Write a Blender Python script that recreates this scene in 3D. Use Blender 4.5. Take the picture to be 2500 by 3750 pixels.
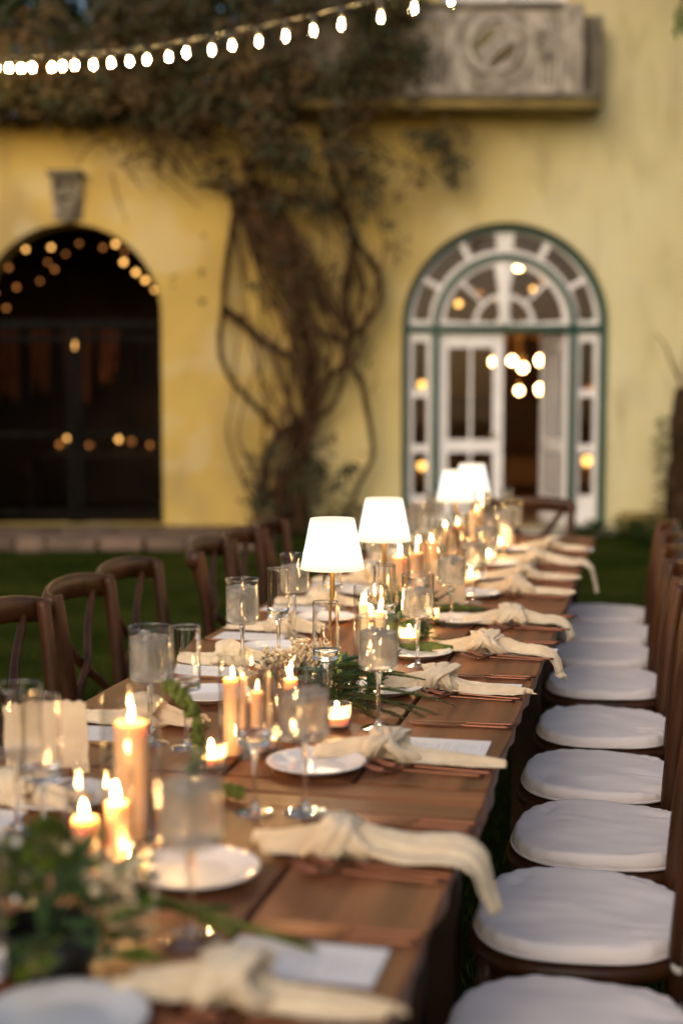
import bpy, bmesh, math, random
from mathutils import Vector, Matrix, noise as mnoise

for o in list(bpy.data.objects):
    bpy.data.objects.remove(o)
SC = bpy.context.scene
COL = SC.collection
R = math.radians
PI = math.pi

# ------------------------------------------------------------------ camera
cam_d = bpy.data.cameras.new('camera')
cam = bpy.data.objects.new('camera', cam_d)
COL.objects.link(cam)
cam.location = (0, 0, 1.466)
cam.rotation_euler = (R(90 - 4.93), 0, 0)
cam_d.sensor_fit = 'VERTICAL'
cam_d.sensor_height = 36
cam_d.lens = 49
cam_d.clip_start = 0.05
cam_d.clip_end = 300
cam_d.dof.use_dof = True
cam_d.dof.focus_distance = 3.32
cam_d.dof.aperture_fstop = 1.43
cam_d.dof.aperture_blades = 9
cam_d.dof.aperture_rotation = R(12)
SC.camera = cam

# ------------------------------------------------------------------ dusk sky
SUN_EL, SUN_AZ = 26.0, 205.0
world = bpy.data.worlds.new('World')
SC.world = world
world.use_nodes = True
wn = world.node_tree.nodes
wl = world.node_tree.links
sky = wn.new('ShaderNodeTexSky')
sky.sky_type = 'NISHITA'
sky.sun_disc = False
sky.sun_elevation = R(SUN_EL)
sky.sun_rotation = R(SUN_AZ)
sky.air_density = 1.0
sky.dust_density = 3.0
sky.ozone_density = 1.0
wl.new(sky.outputs[0], wn['Background'].inputs[0])
wn['Background'].inputs[1].default_value = 0.05

sun_d = bpy.data.lights.new('sun', 'SUN')
sun_d.energy = 0.10
sun_d.angle = R(60)
sun_d.color = (1.0, 0.93, 0.86)
sun = bpy.data.objects.new('sun', sun_d)
COL.objects.link(sun)
# the light comes from behind the camera, high up
az, el = R(SUN_AZ), R(SUN_EL)
to_sun = Vector((math.sin(az) * math.cos(el), math.cos(az) * math.cos(el), math.sin(el)))
sun.rotation_euler = to_sun.to_track_quat('Z', 'Y').to_euler()

SC.view_settings.view_transform = 'Standard'
SC.view_settings.look = 'None'
SC.view_settings.gamma = 1
SC.view_settings.use_curve_mapping = False
SC.view_settings.exposure = 1.68
SC.view_settings.use_white_balance = True       # camera set a little warm for the dusk
SC.view_settings.white_balance_temperature = 6800
SC.view_settings.white_balance_tint = 10
SC.render.engine = 'CYCLES'
CY = SC.cycles
CY.use_denoising = True
try:
    CY.denoiser = 'OPENIMAGEDENOISE'
except Exception:
    pass
CY.max_bounces = 10
CY.diffuse_bounces = 3
CY.glossy_bounces = 4
CY.transmission_bounces = 8
CY.transparent_max_bounces = 40
CY.caustics_reflective = False
CY.caustics_refractive = False
CY.sample_clamp_indirect = 6.0
CY.sample_clamp_direct = 0.0
CY.use_adaptive_sampling = False

# ------------------------------------------------------------------ mesh helpers
class MB:
    """collects vertices and faces of one mesh"""
    def __init__(s):
        s.v = []; s.f = []
    def add(s, vf, m=None):
        v, f = vf
        k = len(s.v)
        if m is None:
            s.v += [tuple(p) for p in v]
        else:
            s.v += [tuple(m @ Vector(p)) for p in v]
        s.f += [tuple(i + k for i in q) for q in f]
        return s
    def mesh(s, name, mat, smooth=True):
        me = bpy.data.meshes.new(name)
        me.from_pydata(s.v, [], s.f)
        if mat: me.materials.append(mat)
        me.polygons.foreach_set('use_smooth', [smooth] * len(me.polygons))
        me.update()
        return me
    def build(s, name, mat, parent=None, loc=(0, 0, 0), rot=(0, 0, 0), smooth=True):
        return link(name, s.mesh(name, mat, smooth), parent, loc, rot)

def link(name, data, parent=None, loc=(0, 0, 0), rot=(0, 0, 0)):
    o = bpy.data.objects.new(name, data)
    COL.objects.link(o)
    if parent is not None: o.parent = parent
    o.location = loc
    o.rotation_euler = rot
    return o

def one(vf, name, mat, parent=None, loc=(0, 0, 0), rot=(0, 0, 0), smooth=True):
    return MB().add(vf).build(name, mat, parent, loc, rot, smooth)

def tag(o, label, cat, group=None):
    o['label'] = label
    o['category'] = cat
    if group: o['group'] = group
    return o

def thing(name, label, cat, loc=(0, 0, 0), rz=0, group=None):
    return tag(link(name, None, None, loc, (0, 0, rz)), label, cat, group)

def struct(o):
    o['kind'] = 'structure'
    return o

def stuff(o):
    o['kind'] = 'stuff'
    return o

def copy_tree(o, parent=None, label=None, loc=None, rz=None):
    c = o.copy()
    COL.objects.link(c)
    c.parent = parent
    if label: c['label'] = label
    if loc is not None: c.location = loc
    if rz is not None: c.rotation_euler = (0, 0, rz)
    for ch in list(o.children):
        copy_tree(ch, c)
    return c

def box(cx, cy, cz, sx, sy, sz, b=0.0):
    """box by centre and size, optional chamfer"""
    hx, hy, hz = sx / 2, sy / 2, sz / 2
    if b <= 0:
        v = [(cx + i * hx, cy + j * hy, cz + k * hz) for k in (-1, 1) for j in (-1, 1) for i in (-1, 1)]
        f = [(0, 2, 3, 1), (4, 5, 7, 6), (0, 1, 5, 4), (2, 6, 7, 3), (0, 4, 6, 2), (1, 3, 7, 5)]
        return v, f
    b = min(b, hx * .9, hy * .9, hz * .9)
    bm = bmesh.new()
    bmesh.ops.create_cube(bm, size=1)
    for q in bm.verts:
        q.co = Vector((q.co.x * sx, q.co.y * sy, q.co.z * sz))
    bmesh.ops.bevel(bm, geom=bm.edges[:], offset=b, segments=2, profile=.5, affect='EDGES')
    v = [(q.co.x + cx, q.co.y + cy, q.co.z + cz) for q in bm.verts]
    f = [tuple(w.index for w in q.verts) for q in bm.faces]
    bm.free()
    return v, f

def lathe(prof, n=28, rib=0.0):
    v = []; f = []
    # holding loops next to every corner so that long walls shade straight
    q = [prof[0]]
    for a, b in zip(prof, prof[1:]):
        L = math.hypot(b[0] - a[0], b[1] - a[1])
        if L > .006:
            e = min(.0012, L * .2) / L
            q += [(a[0] + (b[0] - a[0]) * e, a[1] + (b[1] - a[1]) * e), (b[0] + (a[0] - b[0]) * e, b[1] + (a[1] - b[1]) * e)]
        q.append(b)
    prof = q
    m = len(prof)
    for i in range(n):
        a = 2 * PI * i / n
        for (r, z) in prof:
            rr = r * (1 + (rib if i % 2 else -rib)) if r > 1e-5 else 0
            v.append((rr * math.cos(a), rr * math.sin(a), z))
    for i in range(n):
        j = (i + 1) % n
        for k in range(m - 1):
            f.append((i * m + k, j * m + k, j * m + k + 1, i * m + k + 1))
    return v, f

def catmull(pts, n):
    P = [Vector(p) for p in pts]
    if len(P) < 3:
        return [P[0].lerp(P[-1], i / n) for i in range(n + 1)]
    out = []
    seg = len(P) - 1
    for i in range(n + 1):
        t = i / n * seg
        k = min(int(t), seg - 1)
        u = t - k
        p1, p2 = P[k], P[k + 1]
        p0 = P[k - 1] if k > 0 else p1 * 2 - p2
        p3 = P[k + 2] if k + 2 <= seg else p2 * 2 - p1
        out.append(.5 * ((2 * p1) + (p2 - p0) * u + (2 * p0 - 5 * p1 + 4 * p2 - p3) * u * u + (3 * p1 - p0 - 3 * p2 + p3) * u ** 3))
    return out

def tube(pts, rad, n=8, smooth=0, ell=(1, 1), up=(0, 0, 1), rough=0, seed=0):
    """swept tube; rad is one radius or a list, ell scales the section (side, up)"""
    if smooth: 
        m = len(pts)
        P = catmull(pts, smooth)
        if isinstance(rad, (list, tuple)):
            L = len(rad) - 1
            rr = []
            for i in range(smooth + 1):
                t = i / smooth * L; k = min(int(t), L - 1); u = t - k
                rr.append(rad[k] * (1 - u) + rad[k + 1] * u)
            rad = rr
    else:
        P = [Vector(p) for p in pts]
    if not isinstance(rad, (list, tuple)): rad = [rad] * len(P)
    v = []; f = []
    upv = Vector(up)
    prev = None
    for i, p in enumerate(P):
        t = (P[min(i + 1, len(P) - 1)] - P[max(i - 1, 0)])
        t = t.normalized() if t.length > 1e-9 else Vector((0, 0, 1))
        if prev is None:
            a = upv - t * upv.dot(t)
            if a.length < 1e-3: a = Vector((1, 0, 0)) - t * t.x
        else:
            a = prev - t * prev.dot(t)
        a.normalize(); prev = a
        s = t.cross(a)
        for k in range(n):
            an = 2 * PI * k / n
            r = rad[i]
            if rough:
                r *= 1 + rough * mnoise.noise(Vector((k * 1.7 + seed, i * .6, seed * 3.1)))
            v.append(tuple(p + s * (math.cos(an) * r * ell[0]) + a * (math.sin(an) * r * ell[1])))
    for i in range(len(P) - 1):
        for k in range(n):
            q = (k + 1) % n
            f.append((i * n + k, i * n + q, (i + 1) * n + q, (i + 1) * n + k))
    v.append(tuple(P[0])); v.append(tuple(P[-1]))
    b = len(P) * n
    for k in range(n):
        q = (k + 1) % n
        f.append((b, q, k)); f.append((b + 1, b - n + k, b - n + q))
    return v, f

_ico = None
def ball(c, r, sub=1, sc=(1, 1, 1)):
    global _ico
    if _ico is None:
        _ico = {}
    if sub not in _ico:
        bm = bmesh.new()
        bmesh.ops.create_icosphere(bm, subdivisions=sub, radius=1)
        _ico[sub] = ([tuple(q.co) for q in bm.verts], [tuple(w.index for w in q.verts) for q in bm.faces])
        bm.free()
    v, f = _ico[sub]
    return [(c[0] + p[0] * r * sc[0], c[1] + p[1] * r * sc[1], c[2] + p[2] * r * sc[2]) for p in v], f

def leaf(c, d, up, L, W, fold=.25):
    """one folded pointed leaf from c along d"""
    d = Vector(d).normalized()
    s = d.cross(Vector(up))
    if s.length < 1e-4: s = d.cross(Vector((1, .3, .2)))
    s.normalize()
    u = s.cross(d)
    c = Vector(c)
    m = c + d * L * .5 - u * L * .04
    return [tuple(c), tuple(m + s * W / 2 + u * W * fold), tuple(c + d * L), tuple(m - s * W / 2 + u * W * fold), tuple(m)], [(0, 4, 1), (1, 4, 2), (0, 3, 4), (3, 2, 4)]

def grid_tube(fn, nu, nv, cap=True):
    """closed section surface fn(u, ang) -> point"""
    v = []; f = []
    for i in range(nu + 1):
        for k in range(nv):
            v.append(tuple(fn(i / nu, 2 * PI * k / nv)))
    for i in range(nu):
        for k in range(nv):
            q = (k + 1) % nv
            f.append((i * nv + k, i * nv + q, (i + 1) * nv + q, (i + 1) * nv + k))
    if cap:
        for i, rev in ((0, True), (nu, False)):
            c = [sum(v[i * nv + k][j] for k in range(nv)) / nv for j in range(3)]
            v.append(tuple(c)); b = len(v) - 1
            for k in range(nv):
                q = (k + 1) % nv
                f.append((b, i * nv + q, i * nv + k) if rev else (b, i * nv + k, i * nv + q))
    return v, f

def plate(loops, depth):
    """flat shape with holes, drawn in x-z, thickness along y (0..depth)"""
    cu = bpy.data.curves.new('shape', 'CURVE')
    cu.dimensions = '2D'
    cu.fill_mode = 'BOTH'
    cu.extrude = depth / 2
    for lp in loops:
        sp = cu.splines.new('POLY')
        sp.points.add(len(lp) - 1)
        for p, q in zip(sp.points, lp):
            p.co = (q[0], q[1], 0, 1)
        sp.use_cyclic_u = True
    ob = bpy.data.objects.new('shape', cu)
    COL.objects.link(ob)
    me = bpy.data.meshes.new_from_object(ob.evaluated_get(bpy.context.evaluated_depsgraph_get()))
    v = [(p.co.x, p.co.z + depth / 2, p.co.y) for p in me.vertices]
    f = [tuple(q.vertices) for q in me.polygons]
    f = [q[::-1] for q in f]
    bpy.data.meshes.remove(me)
    bpy.data.objects.remove(ob)
    bpy.data.curves.remove(cu)
    return v, f

def arc(cx, cz, r, a0, a1, n=24):
    return [(cx + r * math.cos(R(a0 + (a1 - a0) * i / n)), cz + r * math.sin(R(a0 + (a1 - a0) * i / n))) for i in range(n + 1)]

def rect(x0, z0, x1, z1):
    return [(x0, z0), (x1, z0), (x1, z1), (x0, z1)]

def sector(cx, cz, r0, r1, a0, a1, n=12):
    if r0 <= 0: return [(cx, cz)] + arc(cx, cz, r1, a0, a1, n)
    return arc(cx, cz, r1, a0, a1, n) + arc(cx, cz, r0, a1, a0, n)

# ------------------------------------------------------------------ materials
MT = {}
def principled(name, col, rough=.5, **kw):
    m = bpy.data.materials.new(name)
    m.use_nodes = True
    p = m.node_tree.nodes['Principled BSDF']
    p.inputs['Base Color'].default_value = (*col, 1)
    p.inputs['Roughness'].default_value = rough
    for k, v in kw.items():
        p.inputs[k.replace('_', ' ')].default_value = v
    MT[name] = m
    return m

def nd(m, t, **kw):
    n = m.node_tree.nodes.new(t)
    for k, v in kw.items(): setattr(n, k, v)
    return n

def noisy(name, c1, c2, scale=(5, 5, 5), rough=(.4, .6), bump=.1, bscale=None, detail=6, contrast=(.35, .65), coord='Object', rand=0.0, bdist=.004, **kw):
    """principled with two tones mixed by a noise, plus fine relief"""
    m = principled(name, c1, rough[0], **kw)
    nt = m.node_tree; L = nt.links
    p = nt.nodes['Principled BSDF']
    tc = nd(m, 'ShaderNodeTexCoord')
    mp = nd(m, 'ShaderNodeMapping')
    mp.inputs['Scale'].default_value = scale
    L.new(tc.outputs[coord], mp.inputs[0])
    if rand:
        oi = nd(m, 'ShaderNodeObjectInfo')
        mu = nd(m, 'ShaderNodeVectorMath', operation='SCALE')
        mu.inputs[0].default_value = (7.3, 13.1, 5.7)
        L.new(oi.outputs['Random'], mu.inputs['Scale'])
        L.new(mu.outputs[0], mp.inputs['Location'])
    nz = nd(m, 'ShaderNodeTexNoise')
    nz.inputs['Scale'].default_value = 1
    nz.inputs['Detail'].default_value = detail
    L.new(mp.outputs[0], nz.inputs['Vector'])
    cr = nd(m, 'ShaderNodeValToRGB')
    cr.color_ramp.elements[0].position = contrast[0]
    cr.color_ramp.elements[1].position = contrast[1]
    cr.color_ramp.elements[0].color = (*c1, 1)
    cr.color_ramp.elements[1].color = (*c2, 1)
    L.new(nz.outputs['Fac'], cr.inputs[0])
    last = cr.outputs[0]
    if rand:
        hs = nd(m, 'ShaderNodeHueSaturation')
        ma = nd(m, 'ShaderNodeMapRange')
        ma.inputs[3].default_value = 1 - rand; ma.inputs[4].default_value = 1 + rand
        L.new(oi.outputs['Random'], ma.inputs[0])
        L.new(ma.outputs[0], hs.inputs['Value'])
        L.new(last, hs.inputs['Color']); last = hs.outputs[0]
    L.new(last, p.inputs['Base Color'])
    mr = nd(m, 'ShaderNodeMapRange')
    mr.inputs[3].default_value = rough[0]; mr.inputs[4].default_value = rough[1]
    L.new(nz.outputs['Fac'], mr.inputs[0]); L.new(mr.outputs[0], p.inputs['Roughness'])
    if bump:
        n2 = nd(m, 'ShaderNodeTexNoise')
        n2.inputs['Detail'].default_value = 4
        m2 = nd(m, 'ShaderNodeMapping')
        m2.inputs['Scale'].default_value = bscale or tuple(4 * s for s in scale)
        L.new(tc.outputs[coord], m2.inputs[0]); L.new(m2.outputs[0], n2.inputs['Vector'])
        n2.inputs['Scale'].default_value = 1
        b = nd(m, 'ShaderNodeBump')
        b.inputs['Strength'].default_value = bump
        b.inputs['Distance'].default_value = bdist
        L.new(n2.outputs['Fac'], b.inputs['Height']); L.new(b.outputs[0], p.inputs['Normal'])
    return m

def emit(name, col, s):
    m = bpy.data.materials.new(name)
    m.use_nodes = True
    nt = m.node_tree
    nt.nodes.remove(nt.nodes['Principled BSDF'])
    e = nd(m, 'ShaderNodeEmission')
    e.inputs[0].default_value = (*col, 1); e.inputs[1].default_value = s
    nt.links.new(e.outputs[0], nt.nodes['Material Output'].inputs[0])
    MT[name] = m
    return m

def thin_glass(name, tint=(.97, .98, .97), ior=1.5, boost=1.0, rough=.0, haze=0.0):
    """thin wall of glass: lets light straight through, mirrors by Fresnel"""
    m = bpy.data.materials.new(name)
    m.use_nodes = True
    nt = m.node_tree; L = nt.links
    nt.nodes.remove(nt.nodes['Principled BSDF'])
    tr = nd(m, 'ShaderNodeBsdfTransparent'); tr.inputs[0].default_value = (*tint, 1)
    gl = nd(m, 'ShaderNodeBsdfGlossy'); gl.inputs['Roughness'].default_value = rough
    fr = nd(m, 'ShaderNodeFresnel'); fr.inputs[0].default_value = ior
    ml = nd(m, 'ShaderNodeMath', operation='MULTIPLY'); ml.inputs[1].default_value = boost; ml.use_clamp = True
    mx = nd(m, 'ShaderNodeMixShader')
    geo = nd(m, 'ShaderNodeNewGeometry')
    # same Fresnel on both sides of the wall
    inv = nd(m, 'ShaderNodeMix', data_type='FLOAT')
    L.new(geo.outputs['Backfacing'], inv.inputs[0])
    inv.inputs[2].default_value = ior; inv.inputs[3].default_value = 1 / ior
    L.new(inv.outputs[0], fr.inputs[0])
    L.new(fr.outputs[0], ml.inputs[0]); L.new(ml.outputs[0], mx.inputs[0])
    L.new(tr.outputs[0], mx.inputs[1]); L.new(gl.outputs[0], mx.inputs[2])
    out = mx.outputs[0]
    if haze:
        df = nd(m, 'ShaderNodeBsdfTranslucent'); df.inputs[0].default_value = (.9, .9, .88, 1)
        m2 = nd(m, 'ShaderNodeMixShader'); m2.inputs[0].default_value = haze
        L.new(out, m2.inputs[1]); L.new(df.outputs[0], m2.inputs[2]); out = m2.outputs[0]
    L.new(out, nt.nodes['Material Output'].inputs[0])
    MT[name] = m
    return m

# ------------------------------------------------------------------ the materials of the place
SPEC = {}
noisy('table_wood', (.085, .027, .010), (.30, .112, .045), scale=(22, 1.3, 10), rough=(.30, .52), bump=.25, bscale=(90, 5, 40), contrast=(.3, .72), rand=.16, bdist=.002)
noisy('table_edge_wood', (.07, .034, .018), (.22, .12, .06), scale=(14, 3, 30), rough=(.5, .8), bump=.6, bscale=(60, 9, 60), rand=.15)
noisy('chair_wood', (.026, .009, .0035), (.080, .029, .010), scale=(9, 9, 3), rough=(.32, .5), bump=.15, bscale=(80, 80, 12), rand=.12, bdist=.002)
noisy('dark_wood', (.02, .012, .008), (.05, .028, .016), scale=(6, 6, 6), rough=(.5, .7), bump=.1)
noisy('linen', (.62, .49, .335), (.71, .585, .425), scale=(30, 30, 30), rough=(.85, .95), bump=.25, bscale=(420, 420, 420), bdist=.001, rand=.05)
noisy('cushion_cloth', (.78, .70, .68), (.83, .75, .72), scale=(9, 9, 9), rough=(.85, .95), bump=.12, bscale=(330, 330, 330), bdist=.001, rand=.05)
noisy('ribbon', (.62, .58, .52), (.7, .66, .6), scale=(30, 30, 30), rough=(.8, .9), bump=.1)
principled('porcelain', (.78, .76, .76), .12)
principled('paper_card', (.80, .77, .76), .7)
noisy('deckle_paper', (.66, .50, .34), (.76, .60, .42), scale=(22, 22, 22), rough=(.85, .95), bump=.3, bscale=(160, 160, 160))
principled('copper', (.25, .105, .066), .30, Metallic=1.0)
principled('brass', (.36, .19, .055), .38, Metallic=1.0)
noisy('green_paint', (.005, .042, .027), (.010, .060, .040), scale=(8, 8, 8), rough=(.4, .55), bump=.05)
noisy('white_paint', (.70, .67, .68), (.80, .77, .77), scale=(4, 4, 4), rough=(.4, .55), bump=.05)
noisy('stone', (.13, .11, .09), (.52, .46, .41), scale=(9, 9, 4), rough=(.8, .95), bump=.6, bscale=(30, 30, 30), contrast=(.3, .7), rand=.1)
noisy('dark_stone', (.07, .065, .05), (.20, .17, .13), scale=(6, 6, 3), rough=(.8, .95), bump=.6, bscale=(30, 30, 30), contrast=(.3, .7))
noisy('mossy_stone', (.10, .075, .025), (.30, .22, .07), scale=(3, 3, 3), rough=(.8, .95), bump=.5, contrast=(.3, .7))
noisy('paving', (.085, .055, .038), (.19, .125, .09), scale=(3, 3, 3), rough=(.7, .9), bump=.4, contrast=(.3, .7), rand=.25)
noisy('iron', (.005, .005, .005), (.010, .009, .008), scale=(8, 8, 8), rough=(.8, .95), bump=.1)
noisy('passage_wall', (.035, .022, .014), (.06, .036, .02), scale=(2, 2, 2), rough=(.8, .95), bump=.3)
noisy('room_wall', (.40, .19, .07), (.50, .25, .10), scale=(2, 2, 2), rough=(.6, .8), bump=.1)
noisy('room_wood', (.08, .035, .015), (.14, .06, .025), scale=(3, 3, 3), rough=(.4, .6), bump=.1)
noisy('orange_cloth', (.16, .040, .008), (.26, .075, .014), scale=(4, 4, 4), rough=(.8, .95), bump=.1)
noisy('bark', (.016, .009, .005), (.055, .030, .015), scale=(9, 9, 5), rough=(.85, .95), bump=.7, bscale=(40, 40, 40), contrast=(.3, .7))
noisy('twig', (.035, .020, .010), (.10, .056, .028), scale=(9, 9, 5), rough=(.85, .95), bump=.3)
noisy('turf', (.012, .024, .004), (.044, .052, .010), scale=(1.1, 1.1, 1.1), rough=(.9, 1), bump=.5, bscale=(60, 60, 60), bdist=.02)
noisy('grass_blade', (.020, .030, .005), (.042, .052, .009), scale=(2, 2, 2), rough=(.7, .9), bump=0)
noisy('vine_leaf_dark', (.014, .020, .005), (.040, .038, .012), scale=(2, 2, 2), rough=(.6, .8), bump=0)
noisy('vine_leaf', (.034, .032, .012), (.115, .074, .034), scale=(1.6, 1.6, 1.6), rough=(.6, .8), bump=0, contrast=(.38, .62))
noisy('tree_leaf', (.020, .045, .014), (.060, .080, .022), scale=(1.2, 1.2, 1.2), rough=(.6, .8), bump=0, contrast=(.38, .62))
noisy('evergreen', (.022, .060, .016), (.060, .115, .030), scale=(14, 14, 14), rough=(.5, .7), bump=0)
noisy('moss', (.050, .075, .014), (.12, .15, .030), scale=(40, 40, 40), rough=(.85, .95), bump=.5)
noisy('broad_leaf', (.050, .088, .005), (.125, .165, .013), scale=(12, 12, 12), rough=(.35, .5), bump=.2)
noisy('amaranth', (.080, .105, .012), (.16, .18, .026), scale=(40, 40, 40), rough=(.7, .9), bump=.4)
noisy('blossom', (.52, .37, .20), (.72, .58, .38), scale=(40, 40, 40), rough=(.6, .8), bump=0)
noisy('white_bloom', (.66, .60, .54), (.76, .70, .64), scale=(40, 40, 40), rough=(.6, .8), bump=.1)
principled('red_stem', (.12, .045, .025), .6)
principled('berry', (.16, .02, .02), .3)
principled('black_vase', (.018, .016, .015), .4)
principled('black_rubber', (.012, .012, .012), .6)
principled('wick', (.02, .015, .01), .8)
wax = principled('wax', (.74, .47, .29), .45)
wax.node_tree.nodes['Principled BSDF'].inputs['Subsurface Weight'].default_value = .85
wax.node_tree.nodes['Principled BSDF'].inputs['Subsurface Radius'].default_value = (.022, .013, .007)
wax.node_tree.nodes['Principled BSDF'].inputs['Subsurface Scale'].default_value = 1.0
cream = principled('cream_wax', (.86, .70, .50), .45)
cream.node_tree.nodes['Principled BSDF'].inputs['Subsurface Weight'].default_value = .8
cream.node_tree.nodes['Principled BSDF'].inputs['Subsurface Radius'].default_value = (.025, .013, .006)
cream.node_tree.nodes['Principled BSDF'].inputs['Subsurface Scale'].default_value = 1.0
for k, v in (('turf', 0), ('grass_blade', 0), ('bark', .1), ('twig', .1), ('vine_leaf', .15), ('tree_leaf', .15), ('table_wood', .14), ('chair_wood', .28), ('dark_wood', .1), ('iron', .05), ('ochre_plaster', .2), ('passage_wall', .05)):
    SPEC[k] = v
thin_glass('glass', tint=(.975, .98, .975), ior=1.5, boost=1.15)
thin_glass('foot_glass', tint=(.96, .97, .97), ior=1.5, boost=2.6, haze=.06)
thin_glass('goblet_glass', tint=(.985, .985, .98), ior=1.5, boost=1.5)
thin_glass('ribbed_glass', tint=(.96, .95, .93), ior=1.5, boost=1.2, haze=.12)
thin_glass('window_glass', tint=(.93, .94, .93), ior=1.5, boost=.7)
thin_glass('rim_glass', tint=(.95, .95, .93), ior=1.5, boost=3.5)
gs = principled('stem_glass', (1, 1, 1), 0.0, IOR=1.5, Transmission_Weight=1.0)

def water_mat(name, cloud, bump, ior=1.33):
    """clear iced water, a little cloudy with melting ice"""
    m = bpy.data.materials.new(name)
    m.use_nodes = True
    nt = m.node_tree; L = nt.links
    nt.nodes.remove(nt.nodes['Principled BSDF'])
    g = nd(m, 'ShaderNodeBsdfGlass'); g.inputs['IOR'].default_value = ior; g.inputs['Roughness'].default_value = .03
    t = nd(m, 'ShaderNodeBsdfTranslucent'); t.inputs[0].default_value = (1.0, .96, .90, 1)
    d = nd(m, 'ShaderNodeBsdfDiffuse'); d.inputs[0].default_value = (.94, .92, .92, 1)
    tr = nd(m, 'ShaderNodeBsdfTransparent')
    tc = nd(m, 'ShaderNodeTexCoord')
    n = nd(m, 'ShaderNodeTexNoise'); n.inputs['Scale'].default_value = 26; n.inputs['Detail'].default_value = 1.5
    n.inputs['Distortion'].default_value = .8
    L.new(tc.outputs['Object'], n.inputs['Vector'])
    mr = nd(m, 'ShaderNodeMapRange'); mr.inputs[1].default_value = .35; mr.inputs[2].default_value = .7
    mr.inputs[3].default_value = cloud * .75; mr.inputs[4].default_value = cloud * 1.3
    L.new(n.outputs['Fac'], mr.inputs[0])
    b = nd(m, 'ShaderNodeBump'); b.inputs['Strength'].default_value = bump; b.inputs['Distance'].default_value = .006
    L.new(n.outputs['Fac'], b.inputs['Height']); L.new(b.outputs[0], g.inputs['Normal'])
    m0 = nd(m, 'ShaderNodeMixShader'); m0.inputs[0].default_value = .30
    L.new(g.outputs[0], m0.inputs[1]); L.new(tr.outputs[0], m0.inputs[2])
    m1 = nd(m, 'ShaderNodeMixShader'); m1.inputs[0].default_value = .22
    L.new(t.outputs[0], m1.inputs[1]); L.new(d.outputs[0], m1.inputs[2])
    m2 = nd(m, 'ShaderNodeMixShader')
    L.new(mr.outputs[0], m2.inputs[0]); L.new(m0.outputs[0], m2.inputs[1]); L.new(m1.outputs[0], m2.inputs[2])
    L.new(m2.outputs[0], nt.nodes['Material Output'].inputs[0])
    MT[name] = m
water_mat('iced_water', .30, .25)
water_mat('ice', .30, .5)

# lights that are lit in the photograph
emit('bulb_light', (1.0, .66, .25), 520)
emit('flame_light', (1.0, .58, .22), 135)
emit('diffuser_light', (1.0, .80, .52), 6.5)
# shade of milky plastic lit from inside: cooler white in the middle, creamier to the rims
_s = emit('shade_light', (1, .95, .86), .46)
_tc = nd(_s, 'ShaderNodeTexCoord'); _sx = nd(_s, 'ShaderNodeSeparateXYZ'); _cr = nd(_s, 'ShaderNodeValToRGB'); _mr = nd(_s, 'ShaderNodeMapRange')
_mr.inputs[1].default_value = .264; _mr.inputs[2].default_value = .392
_s.node_tree.links.new(_tc.outputs['Object'], _sx.inputs[0]); _s.node_tree.links.new(_sx.outputs[2], _mr.inputs[0]); _s.node_tree.links.new(_mr.outputs[0], _cr.inputs[0])
_e = _cr.color_ramp.elements
_e[0].position = .0; _e[0].color = (1, .80, .50, 1); _e[1].position = 1; _e[1].color = (.86, .74, .55, 1)
_k = _e.new(.16); _k.color = (1, .93, .76, 1); _k = _e.new(.45); _k.color = (1, .98, .93, 1); _k = _e.new(.90); _k.color = (.96, .92, .82, 1)
_s.node_tree.links.new(_cr.outputs[0], [n for n in _s.node_tree.nodes if n.type == 'EMISSION'][0].inputs[0])
emit('globe_light', (1.0, .58, .24), 15)
emit('fairy_light', (1.0, .50, .13), 1.5)
emit('ember_light', (1.0, .36, .09), .34)

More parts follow.
